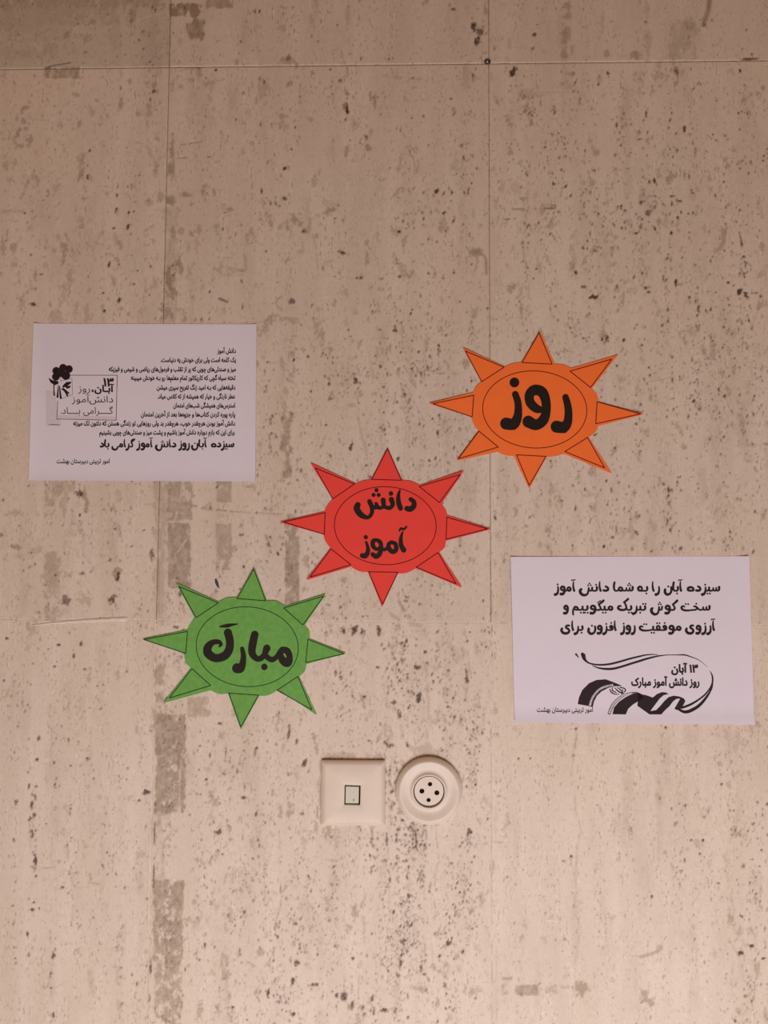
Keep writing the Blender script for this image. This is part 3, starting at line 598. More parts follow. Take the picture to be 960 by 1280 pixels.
line('v', [(614, 90), (614, 100)], 1, .5); blob('v', 660, 118, 10, 10, .45, 0, .9); blob('v', 659, 133, 6, 8, .6, 0, 1); string(662, 135, 150, 14, 4, 1, .7); line('v', [(480, 93), (505, 98), (535, 99)], 2.2, .5, .5); line('v', [(535, 99), (600, 98)], 1.6, .35, .5); blob('v', 592, 97, 3, 5, .6); blob('p', 591, 94, 1.2, 3, .6); line('v', [(622, 107), (650, 107)], 1.6, .3, .3); line('v', [(700, 105), (718, 110)], 6, .4, .6); line('v', [(660, 116), (720, 115)], .8, .35)
blob('v', 845, 88, 7, 8, .8, 0, 1); blob('p', 846, 88, 3, 4, .5); blob('v', 825, 97, 10, 5, .5, 0, 1); blob('v', 800, 100, 5, 14, .4, 0, 1); line('v', [(795, 116), (808, 116)], 1, .6); blob('v', 824, 108, 4, 2, .6); line('p', [(836, 117), (844, 108)], .9, .7, .1); line('p', [(872, 105), (877, 98)], .9, .6, .1); line('p', [(922, 74), (948, 73)], 1.6, .7, .35); blob('p', 940, 68, 2, 2, .6); blob('p', 928, 61, 1.3, 1.2, .6)
blob('v', 645, 234, 8, 12, .35, 0, 1); blob('v', 655, 248, 5, 2.6, .8, 0, .4); line('v', [(662, 200), (661, 222), (658, 260), (654, 310), (660, 345), (661, 400)], 1.6, .42, .2); string(658, 205, 400, 20, 2, 1, .6); line('p', [(640, 261), (652, 261)], .8, .7); line('p', [(631, 274), (644, 273)], .9, .6, .2); blob('v', 687, 258, 7, 5, .5, 0, 1.1); line('p', [(681, 260), (694, 260)], .8, .6); string(621, 270, 285, 10, 12, .9, .6)
blob('v', 504, 312, 1.6, 8, .6, -12); blob('v', 493, 320, 3, 5, .4); blob('v', 717, 320, 6, 20, .4, 0, .9); blob('w', 716, 335, 3, 8, .5, 0, .8); line('v', [(827, 277), (834, 284), (841, 292)], 2, .6, .2); blob('v', 832, 278, 6, 5, .4, 0, .9); string(837, 315, 340, 14, 5, 1, .8); blob('v', 768, 330, 5, 5, .5, 0, .9); blob('v', 769, 297, 3.5, 3.5, .6); string(933, 328, 342, 14, 4, 1.2, .8); line('p', [(924, 290), (929, 310), (933, 330)], 1, .6, .4)
blob('v', 783, 352, 4, 7, .5, 0, .9); blob('v', 790, 360, 7, 4, .4, 0, 1); blob('v', 824, 390, 3.5, 6, .5); line('v', [(846, 328), (853, 345)], 1, .4, .3)
for xx in (690, 735, 773, 802, 836, 866, 905, 930): string(xx, 130, 690, 46, 5, 1.15, .8, rng.uniform(-6, 6))
for xx in (500, 530, 560, 590): string(xx, 140, 500, 22, 5, 1.0, .7)
# around the suns
blob('v', 755, 420, 5, 6, .6, 0, .9); string(757, 415, 428, 14, 4, 1.2, .95); blob('v', 708, 405, 4, 4, .35); blob('v', 777, 473, 4, 4, .4); line('v', [(806, 478), (839, 472)], .6, .7); blob('p', 841, 473, 1.2, 4, .85); line('v', [(815, 488), (813, 500)], 2, .8, .1); blob('v', 813, 497, 3, 4, .6); blob('p', 867, 501, 1.6, 2.6, .9); line('v', [(906, 495), (915, 486), (924, 477)], 1.1, .7, .3); blob('p', 906, 495, 2, 2, .8); blob('v', 891, 437, 3.5, 12, .6, 0, .8); string(890, 415, 440, 8, 3, 1.1, .7); blob('p', 811, 459, 1.6, 1.6, .8); blob('p', 840, 459, 1.4, 1.1, .8); blob('v', 809, 540, 4, 5, .45); blob('p', 744, 543, 3, 1.2, .9, -30); blob('p', 782, 443, 1.6, 3, .8); blob('v', 887, 548, 4, 5, .5, 0, .9); line('v', [(920, 515), (924, 530), (930, 538)], 2, .5, .2)
for xx, yy in ((934, 571), (922, 596), (921, 625)):
    for k in range(14):
        a = k / 14 * 6.28; blob('v', xx + 2.6 * math.cos(a), yy + 3.2 * math.sin(a), .7, .7, .55)
blob('v', 737, 618, 5, 5, .4, -30); line('v', [(733, 621), (743, 617)], 1, .6); blob('p', 786, 608, 1.4, 2, .9); blob('p', 783, 618, 1.4, 1, .7); string(767, 610, 680, 20, 5, 1.1, .7); string(835, 605, 690, 26, 3, 1.3, .8, 8); blob('p', 835, 611, 1.6, 3, .8); blob('v', 788, 660, 6, 6, .55, 0, 1); blob('v', 808, 677, 3, 9, .5, 0, .8); blob('v', 790, 684, 3, 5, .5); blob('p', 755, 683, 1.8, 2.2, .9); blob('p', 766, 671, 1.4, 1.2, .8); blob('p', 889, 664, 1.4, 1, .8); blob('p', 851, 685, 2.6, 3, .6); line('v', [(862, 597), (868, 595)], .9, .6); line('v', [(875, 599), (890, 599)], .8, .4); string(930, 600, 640, 16, 8, 1.1, .6); blob('v', 905, 640, 9, 7, .35, 0, 1.1); blob('l', 891, 621, 1.6, 1.4, .6); blob('l', 905, 636, 4, 1, .4); string(950, 430, 600, 14, 6, 1.2, .7)
blob('p', 622, 622, 1.2, 1.2, .8); blob('p', 702, 625, 1.4, 1.2, .8); blob('v', 647, 612, 2, 5, .55); blob('v', 645, 638, 2.6, 5, .75, -15); blob('v', 690, 610, 4, 9, .5, 0, .9); blob('w', 755.5, 684, 1.4, 1.8, .5); blob('p', 766, 672, 1.2, 1, .7); line('v', [(694, 630), (706, 655), (716, 680), (712, 692)], 1.8, .4, .4); blob('v', 738, 618, 5, 4, .3); blob('v', 630, 698, 3.4, 5, .7, 0, .7); blob('w', 630, 700, 2, 3, .6); string(619, 700, 770, 16, 3, 1, .6)
line('v', [(613.5, 610), (613.5, 780)], .7, .35, .5); line('p', [(614.5, 738), (614.5, 766)], .6, .5, .3); line('p', [(627, 778), (637, 778)], 1.2, .7, .2)
rect('r', 545, 728, 563, 748, .42, 2.5, .45); line('v', [(546, 745), (546, 765)], 1.2, .4, .4); string(568, 700, 780, 12, 8, .9, .5); blob('p', 587, 790, 1.8, 1.2, .95); blob('p', 603, 655, .8, 2, .8)
# middle, between paper and red sun
rect('r', 352, 470, 359, 520, .35, 2, .5); rect('r', 352, 520, 364, 597, .62, 2.4, .12); rect('r', 361, 440, 368, 470, .4, 2, .3); blob('v', 365, 441, 4, 4, .5); line('v', [(362, 470), (372, 485)], .8, .5, .2); blob('v', 332, 440, 2, 3, .4); line('v', [(333, 453), (343, 453)], .7, .6); string(333, 455, 492, 10, 2, 1, .6); string(340, 515, 570, 26, 7, 1.1, .7); blob('v', 398, 410, 3, 6, .6, -20, .7); blob('v', 400, 434, 8, 4, .5, 0, 1.1); line('v', [(343, 424), (405, 424)], .7, .3, .3)
for a in ((389, 489, 1.6, 1.8), (407, 531, 2.2, 1.4), (414, 498, 1.3, 1.6), (385, 445, 2, 2.4), (411, 480, 1.4, 2), (389, 532, 1.2, 1.2), (439, 558, 2, 5), (413, 570, 1.6, 2), (515, 426, 1.2, 1.4), (504, 487, 1.2, 1.4), (507, 493, 1.6, 2), (475, 457, 1.4, 2), (480, 484, 2, 1.6), (480, 515, 2, 1.4), (454, 518, 1.6, 1.4), (548, 541, 2, 5), (541, 523, 1.2, 2), (498, 574, 1.6, 3), (461, 556, 2, 1.2), (402, 445, 1, 1.4), (475, 412, 1.6, 1.2), (494, 411, 2.4, 3.4), (435, 412, 1.2, 1.6), (460, 465, 1.4, 1), (525, 451, 1, 1), (445, 474, 2.2, 4.5)): blob('p', *a, .72, 0, .7)
blob('v', 443, 470, 6, 4, .5, 0, 1.1); string(444, 455, 480, 14, 5, 1, .7); blob('v', 481, 437, 5, 4, .5, 0, .9); blob('v', 533, 428, 3, 9, .5, 6, .8); line('v', [(508, 460), (530, 462), (556, 466)], 1.6, .5, .5); blob('p', 550, 467, 6, .8, .6); line('v', [(505, 458), (512, 468)], 1.2, .6); string(525, 450, 470, 26, 12, 1, .7); string(480, 525, 540, 16, 4, 1.1, .8); blob('v', 440, 507, 4, 3, .5); line('v', [(446, 505), (452, 545), (457, 560), (458, 575)], 1.8, .45, .3); line('v', [(502, 480), (507, 520), (506, 552)], 1.5, .4, .35); string(510, 490, 512, 10, 2, 1, .7)
line('v', [(200, 625), (240, 631), (255, 636), (290, 639), (322, 641), (362, 643)], .9, .75, .15); line('v', [(362, 643), (400, 637)], .8, .4, .2); line('p', [(240, 632), (290, 639)], .6, .5, .3)
for a in ((105, 617, 2, 6, .8), (108, 630, 2.4, 8, .8), (99, 616, 3, 3, .7), (128, 624, 2, 1.6, .8), (146, 717, 4.5, 6, .8), (147, 722, 2.6, 5, .9), (140, 748, 4, 6, .7), (143, 745, 5, 2, .5), (139, 762, 2, 1.4, .8), (20, 684, 6, 3.6, .8), (164, 683, 1.8, 1, .9), (161, 655, 1.8, 1.4, .7), (81, 692, 1, 2, .8), (103, 717, 4, 2, .6), (82, 751, 5, 4.5, .6), (190, 693, 2.4, 6, .6), (3, 668, 2.4, 2, .5), (36, 607, 2, 1.6, .5), (3, 625, 2, 1.6, .6), (92, 654, 1.4, 1.4, .6), (23, 749, 1.6, 1.1, .6), (137, 699, 1.6, 2.4, .6), (129, 637, 3, 1.6, .5), (219, 784, 2.6, 1.6, .7), (210, 780, 2, 1.2, .6), (176, 782, 1, 2.4, .7), (228, 741, 4, 3, .6)): blob('w' if a[4] == .8 and a[2] > 1.7 else 'p', a[0], a[1], a[2], a[3], a[4] * .9, 0, .8)
blob('w', 75, 608, 16, 9, .38, 0, .9); line('w', [(84, 618), (95, 606), (104, 612), (110, 626), (112, 640), (120, 643)], 1.4, .6, .3); blob('v', 104, 750, 6, 7, .5, 0, .8); blob('v', 47, 687, 6, 5, .45, 0, .8); blob('v', 17, 641, 9, 3, .5, 0, .8); blob('v', 104, 692, 2, 6, .4); line('p', [(168, 629), (175, 629)], .8, .7, .1); line('v', [(180, 630), (192, 630)], .8, .5); line('p', [(178, 663), (181, 662)], .7, .8); blob('v', 61, 628, 5, 5, .5, 0, .8); line('v', [(198.5, 690), (198.5, 774)], .8, .6, .2); line('v', [(208, 602), (208, 650)], .8, .4)
line('v', [(0, 774), (40, 775)], .7, .3, .3); blob('v', 24, 695, 7, 3, .4); line('v', [(200, 777), (240, 779)], .7, .3); blob('l', 45, 770, 3, 2, .35)
for a in ((335, 637, 5, 2.4), (381, 630, 7, 2.2), (356, 622, 4, 4), (380, 607, 1.2, 1.2), (394, 616, 1.8, 1.8), (292, 685, 3.5, 5), (271, 712, 1.4, 2.4), (313, 607, 5, 3), (357, 593, 4, 4), (331, 633, 2, 3), (384, 700, 4, 8), (405, 760, 2.6, 2), (364, 645, 4, 2), (250, 613, 1.6, 1.2), (430, 725, 3.5, 3.5), (380, 735, 3, 5)): blob('v', *a, .62, 0, .9)
string(345, 600, 640, 14, 12, 1, .7); string(392, 670, 720, 22, 6, 1.1, .6); string(272, 700, 745, 8, 1.5, 1, .7)
# lower row
for a in ((41, 829, 1.4, 1.4), (67, 833, 1.6, 1.2), (9, 798, 1.8, 1.8), (101, 804, 2.6, 2.8), (73, 806, 2, 1.6), (60, 811, 2, 1), (69, 833, 1.2, 1), (106, 837, 2.4, 2), (92, 820, 1.6, 3), (158, 839, 1, 1.6), (35, 852, 1, 2), (112, 885, 1.6, 1.2), (28, 877, 1, 2.6), (48, 922, 2, 3.8), (46, 949, 2, 1.8), (22, 908, 1.6, 1.4), (77, 907, 1, 2.6), (109, 949, 1.7, 2.8), (18, 940, 1.2, 2), (88, 957, 1.6, 2), (160, 960, 1.8, 1.6), (158, 974, 1.4, 1.2), (117, 973, 1.4, 1.2), (151, 973, 1.2, 1), (67, 953, 1.4, 2.4), (183, 990, 4, 3.6), (174, 1000, 1.8, 1.6), (20, 1002, 2.4, 4.5), (39, 1005, 2, 5), (40, 994, 1.6, 3.5), (44, 983, 2.4, 1.6), (42, 1017, 1.4, 1), (36, 1025, 2, 1), (40, 1045, 2, 1.8), (43, 1068, 1.8, 1.6), (44, 1076, 2, 4), (45, 1095, 1.6, 2), (19, 1102, 1.2, 1.2), (89, 1047, 1.4, 1.8), (88, 1039, 1, 1.2), (84, 1056, 1.2, 2), (11, 1070, 1.2, 2), (17, 1050, 1, 3), (40, 1137, 3, 1.6), (42, 1128, 1.8, 1.4), (36, 1124, 1.4, 2), (16, 1132, 1.6, 1.6), (34, 1168, 1.4, 3), (19, 1198, 1.6, 1.2), (36, 1194, 1.6, 3), (66, 1195, 2, 5), (64, 1217, 3, 2.4), (64, 1235, 1.8, 1.2), (171, 1229, 1.3, 4), (188, 1198, 1.2, 6), (188, 1212, 1, 8), (187, 1250, 1, 10), (67, 1268, 1.4, 4), (78, 1109, 2, 1.4), (156, 1110, 1.2, 1.6), (184, 1123, 1.6, 1), (137, 1070, 1, 1.6), (89, 1156, .9, 1.2), (116, 1147, 1, 2), (175, 1264, 1, 1)): blob('p', *a, .7, 0, .6)
line('v', [(48, 1084), (56, 1085), (66, 1084)], 1.1, .7, .15); line('v', [(66, 1077), (73, 1076), (88, 1077)], 1.0, .6, .2); line('v', [(65, 985), (65, 1040), (63, 1076)], .8, .35, .3); line('v', [(115, 1104), (127, 1105)], 1.3, .7, .1); line('v', [(96, 1109), (112, 1109)], .7, .3); line('v', [(37, 1026), (38, 1058), (42, 1066)], 1.2, .5, .4); line('v', [(35, 1206), (37, 1240), (37, 1280)], .8, .4, .3); line('v', [(87, 1080), (91, 1110), (90, 1150)], 2.4, .4, .5); line('v', [(84, 1058), (86, 1090)], 2.4, .45, .3); line('v', [(140, 1185), (133, 1205), (131, 1220)], 1.6, .35, .3)
line('v', [(149, 1165), (151, 1180), (155, 1192)], 3, .55, .4); line('v', [(152, 1166), (162, 1166)], .8, .5); line('v', [(148, 1210), (147, 1245), (149, 1262)], 3.5, .35, .5); line('v', [(112, 1215), (115, 1240), (113, 1265)], 4.5, .33, .5); blob('v', 62, 1228, 8, 5, .3, 0, 1); line('v', [(62, 1218), (64, 1235), (78, 1230)], .9, .5, .3); string(150, 1165, 1280, 24, 3, 1, .6); string(170, 1240, 1280, 10, 2, 1, .6); string(184, 1180, 1290, 12, 1, 1, .6); string(40, 980, 1100, 30, 2.4, 1.3, .8, 4); string(88, 1000, 1130, 22, 3, 1, .6, 2); string(18, 980, 1210, 14, 2, 1.1, .6)
line('p', [(193.6, 1000), (192.5, 1060), (191.5, 1110)], .7, .7, .15); line('v', [(191, 1110), (189, 1200)], .6, .5, .3); string(155, 1000, 1130, 14, 3, .9, .6)
# under the green sun, towards the switch
blob('w', 319, 941, 2.4, 6.5, .85, 15, .3); blob('p', 321, 935, 2.2, 2, .9)
for a in ((361, 917, 1.6, 7), (375, 906, 1.4, 4), (371, 925, 1.2, 5), (320, 1017, 1.8, 4), (262, 943, 1.2, 3.4), (282, 943, 1, 6), (251, 932, 1.6, 1.2), (305, 938, 1.2, 1), (380, 956, 2, 4.5), (273, 1040, 2.6, 2.6), (303, 1046, 1, 3.5), (377, 1017, 2.6, 1.4), (305, 997, 2, 1.6), (259, 975, 3, 2.4), (274, 904, 1.6, 1.4), (306, 1140, 1.6, 3), (370, 1155, 1.8, 1.6), (371, 1204, 2.4, 3), (397, 1193, 1.6, 1.6), (441, 1198, 2.2, 2.2), (335, 1242, 1.2, 5), (256, 1182, 1.2, 5), (366, 1228, 2, 4), (291, 1259, 2, 2), (365, 1268, 3, 2), (430, 1245, 3.5, 6), (421, 1244, 1.6, 2.4), (393, 1231, 5, 1.6), (455, 1267, 1.6, 3), (440, 1256, 1, 4), (466, 1248, 1.2, 6), (454, 1259, 1, 3), (467, 1265, 1.2, 4), (435, 1255, 1, 2)): blob('p', *a, .68, 5, .8)
line('p', [(357, 988), (370, 988)], .9, .7, .1); line('v', [(375, 1028), (380, 1038), (392, 1038)], 1.2, .6, .3); blob('v', 395, 1036, 2.4, 9, .7); blob('l', 394, 1043, 1, 4, .6)
line('v', [(349, 1040), (350, 1090), (351, 1130), (345, 1150), (344, 1175)], 1.4, .45, .25); line('p', [(350.5, 1105), (350, 1130)], 1, .5, .1); string(346, 1140, 1175, 14, 2, 1.1, .7); line('v', [(282, 1090), (280, 1120), (282, 1165)], 1.7, .5, .25); rect('r', 277, 1192, 286, 1224, .5, 2, .25, 0); line('v', [(283, 1220), (284, 1280)], 2.5, .35, .4); line('v', [(292, 1085), (290, 1110)], 2.2, .45, .5); line('v', [(342, 1185), (340, 1198), (332, 1206)], 2.0, .75, .2); line('v', [(309, 1202), (320, 1209)], 1.2, .75, .2); line('v', [(267, 1110), (270, 1150)], 1.8, .35, .4); line('v', [(330, 1060), (332, 1100), (330, 1130)], 2.2, .35, .5)
for k in range(12):
    a = k / 12 * 6.28; blob('v', 360 + 3 * math.cos(a), 1104 + 3.4 * math.sin(a), .8, .8, .65)
blob('v', 416, 1075, 5, 2.2, .6); string(371, 1120, 1240, 22, 3, 1.1, .75); line('v', [(441, 1150), (438, 1175)], 3, .4, .4); line('v', [(462, 1110), (454, 1130), (455, 1165)], 2.5, .45, .5); line('v', [(465, 1115), (470, 1110)], 2, .5, .4); line('v', [(426, 1215), (432, 1225)], 2.5, .4, .4); line('v', [(449, 1200), (447, 1275)], 1.2, .45, .3)
# grime round the switch and socket, with edge shade above and left painted in
blob('v', 425, 945, 26, 5, .62, 0, .6); blob('v', 468, 946, 16, 4, .5, 0, .8); line('v', [(400.5, 952), (400, 1020)], 2.2, .6, .25); blob('v', 399, 985, 2.6, 12, .5, 0, .8); line('p', [(397, 1008), (396.5, 1022)], 1, .5); blob('v', 418, 1043, 7, 8, .5, 0, 1.2); blob('w', 466, 1040, 3, 8, .7, 10, .8); string(465, 1040, 1090, 26, 4, 1.2, .8); blob('v', 534, 939, 20, 7, .5, 0, .6); blob('v', 500, 1013, 4, 5.5, .8, 20, .6); string(486, 960, 1010, 24, 4, 1.4, .85); string(495, 945, 975, 12, 4, 1.2, .7); blob('v', 517, 1030, 6, 4, .6, 0, .9); string(518, 1025, 1045, 12, 5, 1.3, .85); blob('v', 504, 955, 3, 6, .5, -25)
line('v', [(544, 1026), (546, 1050), (548, 1072), (545, 1090), (543, 1128), (549, 1145), (552, 1160)], 1.0, .7, .1); blob('v', 540, 1030, 8, 2.5, .6, 0, .7)
for xx, yy0, yy1 in ((484, 1040, 1240), (497, 1030, 1090), (507, 1030, 1110), (518, 1035, 1060), (529, 1030, 1060), (527, 1080, 1110), (510, 1060, 1250)): string(xx, yy0, yy1, 22, 2.5, 1.2, .8); line('v', [(xx, yy0), (xx + 3, (yy0 + yy1) / 2), (xx, yy1)], 1.2, .35, .5)
for a in ((492, 1140, 1.8, 2.4), (489, 1171, 2, 2.2), (502, 1193, 1.6, 2), (501, 1204, 1.2, 6), (503, 1178, 3, 4), (559, 1180, 3.6, 4), (579, 1189, 1.6, 4), (530, 1218, 5, 1.4), (526, 1213, 1.2, 4), (582, 1096, 1.2, 3.4), (510, 1272, 1.2, 2.4), (594, 1248, 1.6, 1.4), (582, 1127, 2, 2), (587, 1040, 2.4, 6), (549, 1196, 1.4, 2.4), (485, 1109, 2.4, 1), (488, 1100, 1.8, 3), (482, 1262, 4, 3)): blob('p', *a, .7, 10, .9)
line('v', [(500, 1145), (506, 1158)], 1.8, .5, .3); line('v', [(556, 1110), (563, 1135), (570, 1145)], 1.4, .45, .5); line('v', [(578, 1145), (584, 1155), (590, 1158)], 1.6, .6, .3); line('v', [(555, 1095), (550, 1105)], 2, .5, .4); string(586, 1045, 1060, 30, 9, 1, .6); line('v', [(616, 1052), (628, 1053)], .7, .8); line('v', [(603, 1228), (620, 1228)], .7, .5); line('v', [(602, 1205), (610, 1220), (620, 1227)], 1.6, .35, .4); line('v', [(540, 1185), (541, 1205)], .8, .5)
for a in ((586, 790, 1.4, 1.4), (584, 801, 1.6, 1.2), (531, 815, 2, 1.6), (508, 799, 1.6, 4), (506, 808, 1.4, 2), (430, 787, 2.4, 5), (443, 785, 3.4, 6), (453, 788, 3, 4), (474, 790, 3.4, 6), (414, 787, 1.8, 4), (521, 834, 3, 2), (509, 846, 1.2, 4), (524, 870, 4, 5), (493, 877, 1.6, 3), (549, 900, 1.6, 1.2), (577, 899, 1.6, 1.4), (475, 905, 1.4, 2), (461, 926, 1.8, 1), (484, 932, 5, 4), (509, 932, 1.6, 3), (427, 932, 3, 2), (471, 834, 3, 1.6), (419, 840, 2, 3), (441, 870, 1.2, 2), (455, 870, 2, 1.4), (510, 884, 3, 2.6), (500, 890, 3.6, 3.4), (535, 829, 2, 3), (583, 840, 1.4, 6), (584, 850, 2, 5), (614.5, 820, 1, 4), (614.5, 788, .8, 8), (542, 852, 1.2, 2), (560, 883, 1.8, 1.6), (580, 932, 2.2, 1), (481, 928, 1, 2), (622, 917, 1, 1), (510, 933, 1.4, 2)): blob('p', *a, .68, 0, .8)
line('v', [(490, 805), (491, 835), (497, 850), (495, 870), (492, 885), (497, 890)], 2.0, .5, .35); line('v', [(530, 785), (531, 815), (534, 850), (536, 880), (534, 920), (540, 935)], 2.2, .42, .35); line('v', [(583, 810), (586, 835), (584, 850), (582, 875), (579, 900)], 2.0, .5, .3); line('v', [(586, 858), (596, 860)], 1.6, .5, .3); line('v', [(585, 832), (590, 845)], 2, .4, .3); line('v', [(483, 833), (491, 834), (500, 826), (508, 832)], 1.5, .5, .3); line('v', [(512, 780), (530, 782)], 3.5, .45, .4); line('v', [(505, 788), (530, 788)], 1, .4, .3); line('v', [(515, 858), (517, 850), (524, 850)], 1.2, .6, .3); line('v', [(488, 765), (492, 771), (500, 773)], 1.8, .6, .3); line('v', [(467, 870), (476, 877)], 1.2, .45, .3); line('v', [(605, 885), (604, 915)], 2.4, .35, .3); line('v', [(478, 855), (485, 880), (497, 895), (505, 925)], 2, .35, .4); string(495, 800, 890, 60, 10, 1.2, .75); string(440, 780, 930, 26, 6, 1, .7); string(560, 780, 900, 26, 8, 1, .7)
blob('v', 511, 771, 4, 3, .6, 0, .8); blob('v', 410, 768, 24, 3, .25, 0, .8); line('v', [(400, 790), (430, 791)], 3, .3, .5); blob('v', 530, 936, 20, 4, .45, 0, .8)
# lower right
line('v', [(719, 905), (720, 925), (716, 945), (714, 975), (718, 995), (720, 1015), (725, 1035), (722, 1060), (719, 1110), (719, 1140), (724, 1160), (721, 1190), (718, 1205)], 1.7, .42, .1); blob('p', 720, 911, 1.6, 1.4, .85); blob('p', 719, 931, 1, 5, .5); blob('p', 717, 944, 1.4, 2, .5)
line('v', [(912, 980), (923, 1000), (921, 1025), (911, 1058), (909, 1090), (914, 1120), (918, 1150), (917, 1190), (914, 1230)], 2.0, .32, .2)
blob('v', 908, 916, 3, 10, .4, 0, .9); blob('v', 923, 925, 6, 11, .4, 0, .8)
for a in ((832, 909, 1.6, 2.4, .9), (789, 940, 1, 1, .5), (902, 980, 1.4, 1.6, .95), (856, 1007, 1.3, 1.3, .8), (853, 1019, 1, 1.2, .8), (864, 1050, 1.6, 1.2, .8), (879, 1050, 1.7, 1.9, .95), (875, 1067, 1.4, 1.4, .8), (844, 1030, 1.4, 3, .5), (789, 1036, 1, 3, .6), (856, 1075, 1.2, 2.6, .7), (834, 1071, 1.2, 1.6, .6), (917, 1013, 1, 1, .8), (911, 1008, 1, 1, .7), (947, 1003, 1.6, 3, .7), (941, 1039, 1.4, 1.2, .7), (915, 1043, 1.4, 1, .6), (950, 1083, 1.1, 1, .9), (937, 1103, 2, 2.6, .6), (951, 1110, 1, 1, .7), (937, 1149, 2, 1.6, .6), (940, 1182, 3, 2.4, .8), (927, 1191, 2.8, 2.4, .85), (910, 1192, 1.2, 1.4, .7), (954, 1198, 3, 1.6, .8), (956, 1161, 1, 5, .7), (930, 1236, 1.4, 2.4, .8), (932, 1245, 2.6, 2, .5), (919, 1276, 1.8, 2, .85), (815, 1120, 1.4, 2.4, .7), (841, 1128, 1, .8, .8), (899, 1104, 2.4, 1.8, .6), (886, 1201, .8, .8, .7), (869, 1173, 1.2, 1.2, .6), (885, 1171, .8, 1, .6), (786, 1224, .9, .9, .9), (856, 1210, 1, 1, .6), (845, 1185, 2, 1, .5), (663, 948, 1.2, 1.2, .7), (648, 948, 1.4, 1.8, .8), (688, 958, 1.2, 1, .6), (679, 963, 1.2, 1, .5), (650, 915, 1.2, 1, .6), (624, 995, 1.8, 1.2, .7), (714, 1070, 1.4, 1.8, .9), (705, 1076, 2, 1.2, .6), (638, 1071, .9, .9, .6), (634, 1096, 2, 1.2, .6), (643, 1154, 1.4, 2.4, .5), (682, 1141, 1.2, .8, .7), (717, 1133, 1.4, 3, .4), (644, 1105, 1, 2, .4), (832, 965, 1, 1, .4), (871, 955, 1, 1, .5), (707, 1174, 2.4, 2, .35), (812, 1171, .8, .8, .4)): blob('p', a[0], a[1], a[2], a[3], a[4], 0, .5)
line('l', [(684, 1151), (698, 1152)], .7, .7); blob('v', 880, 1015, 6, 6, .3, 0, 1); string(900, 1000, 1100, 18, 14, 1, .6); string(945, 1000, 1280, 40, 9, 1.2, .75); string(850, 1000, 1100, 14, 4, 1, .6); string(850, 1080, 1150, 20, 3, .9, .55); line('v', [(722, 1150), (724, 1165), (722, 1185)], 2.4, .3)
for xx in (205, 215, 245, 265, 300, 318, 333, 345, 365, 388, 420, 447, 462): string(xx, 905, 1280, 34, 4, 1.05, .62, rng.uniform(-5, 5))
line('v', [(619.5, 900), (620, 1000), (620, 1100), (620.5, 1290)], .9, .32, .4)
# white nail mark
blob('l', 610.5, 372, 1.6, 1.6, .9); blob('p', 610.5, 372, .8, 1, .9); blob('l', 518, 297, 1.4, 1.4, .5); blob('l', 523, 299, 1, 1, .4)
# top-left: dirt streaks, and stone browner towards the corner
hgt[:] = -0.0009 * np.clip(pit * 1.2 - .15, 0, 1) + 0.00018 * res - 0.00015 * vein + 0.00012 * N1 * (0.4 + res)
np.clip(pit, 0, 1, pit)

def sample(A, px, py):
    u = np.clip(px - X0c, 0, nx - 1.001); v = np.clip(py - Y0c, 0, ny - 1.001)
    iu = u.astype(int); iv = v.astype(int); fu = u - iu; fv = v - iv
    r = A[iv, iu] * (1 - fu) * (1 - fv) + A[iv, iu + 1] * fu * (1 - fv) + A[iv + 1, iu] * (1 - fu) * fv + A[iv + 1, iu + 1] * fu * fv
    ok = (px > X0c + 2) & (px < X0c + nx - 3) & (py > Y0c + 2) & (py < Y0c + ny - 3)
    return np.where(ok, r, 0)

# ------------------------------------------------------------------ the wall of stone slabs
jx = to_wall(np.array([209.5, 197.0, 610.0, 614.5]), np.array([84, 775.5, 79.5, 778.5]))
XV1 = float((jx[0][0] + jx[0][1]) / 2); XV2 = float((jx[0][2] + jx[0][3]) / 2)
ZH1 = float((jx[1][0] + jx[1][2]) / 2); ZH2 = float((jx[1][1] + jx[1][3]) / 2)
print('joints', jx, XV1, XV2, ZH1, ZH2)
SWd = XV2 - XV1; SHt = ZH1 - ZH2
wall = None
def box_mesh(name, x0, x1, y0, y1, z0, z1):
    me = bpy.data.meshes.new(name)
    v = [(x, y, z) for x in (x0, x1) for y in (y0, y1) for z in (z0, z1)]
    f = [(0, 1, 3, 2), (4, 6, 7, 5), (0, 4, 5, 1), (2, 3, 7, 6), (0, 2, 6, 4), (1, 5, 7, 3)]
    me.from_pydata(v, [], f); me.update(); return me
GAP = 0.00035; TH = 0.018
cols = [XV1 - 2 * SWd, XV1 - SWd, XV1, XV2, XV2 + SWd, XV2 + 2 * SWd]
rows = [ZH1 + SHt, ZH1, ZH2, ZH2 - SHt]
wall = link('wall_back', box_mesh('wall_back', cols[0] - .02, cols[-1] + .02, TH, TH + .12, rows[-1] - .02, rows[0] + .02), M['grout'])
wall['kind'] = 'structure'
fx0, fz1 = to_wall(-25, -25); fx1, fz0 = to_wall(985, 1305)
STEP = 1.3 / PXM
def axis(a, b, f0, f1):
    pts = [a]; x = a
    while x < b - 1e-9:
        s = STEP if (f0 - .01 < x < f1 + .01) else 0.02
        if x + s < f0 - .01 or x >= f1: x += s
        elif x < f0 - .01: x = f0 - .009
        else: x += STEP
        pts.append(min(x, b))
    pts = np.array(pts)
    if pts[-1] - pts[-2] < STEP * .3: pts = np.delete(pts, -2)
    return pts
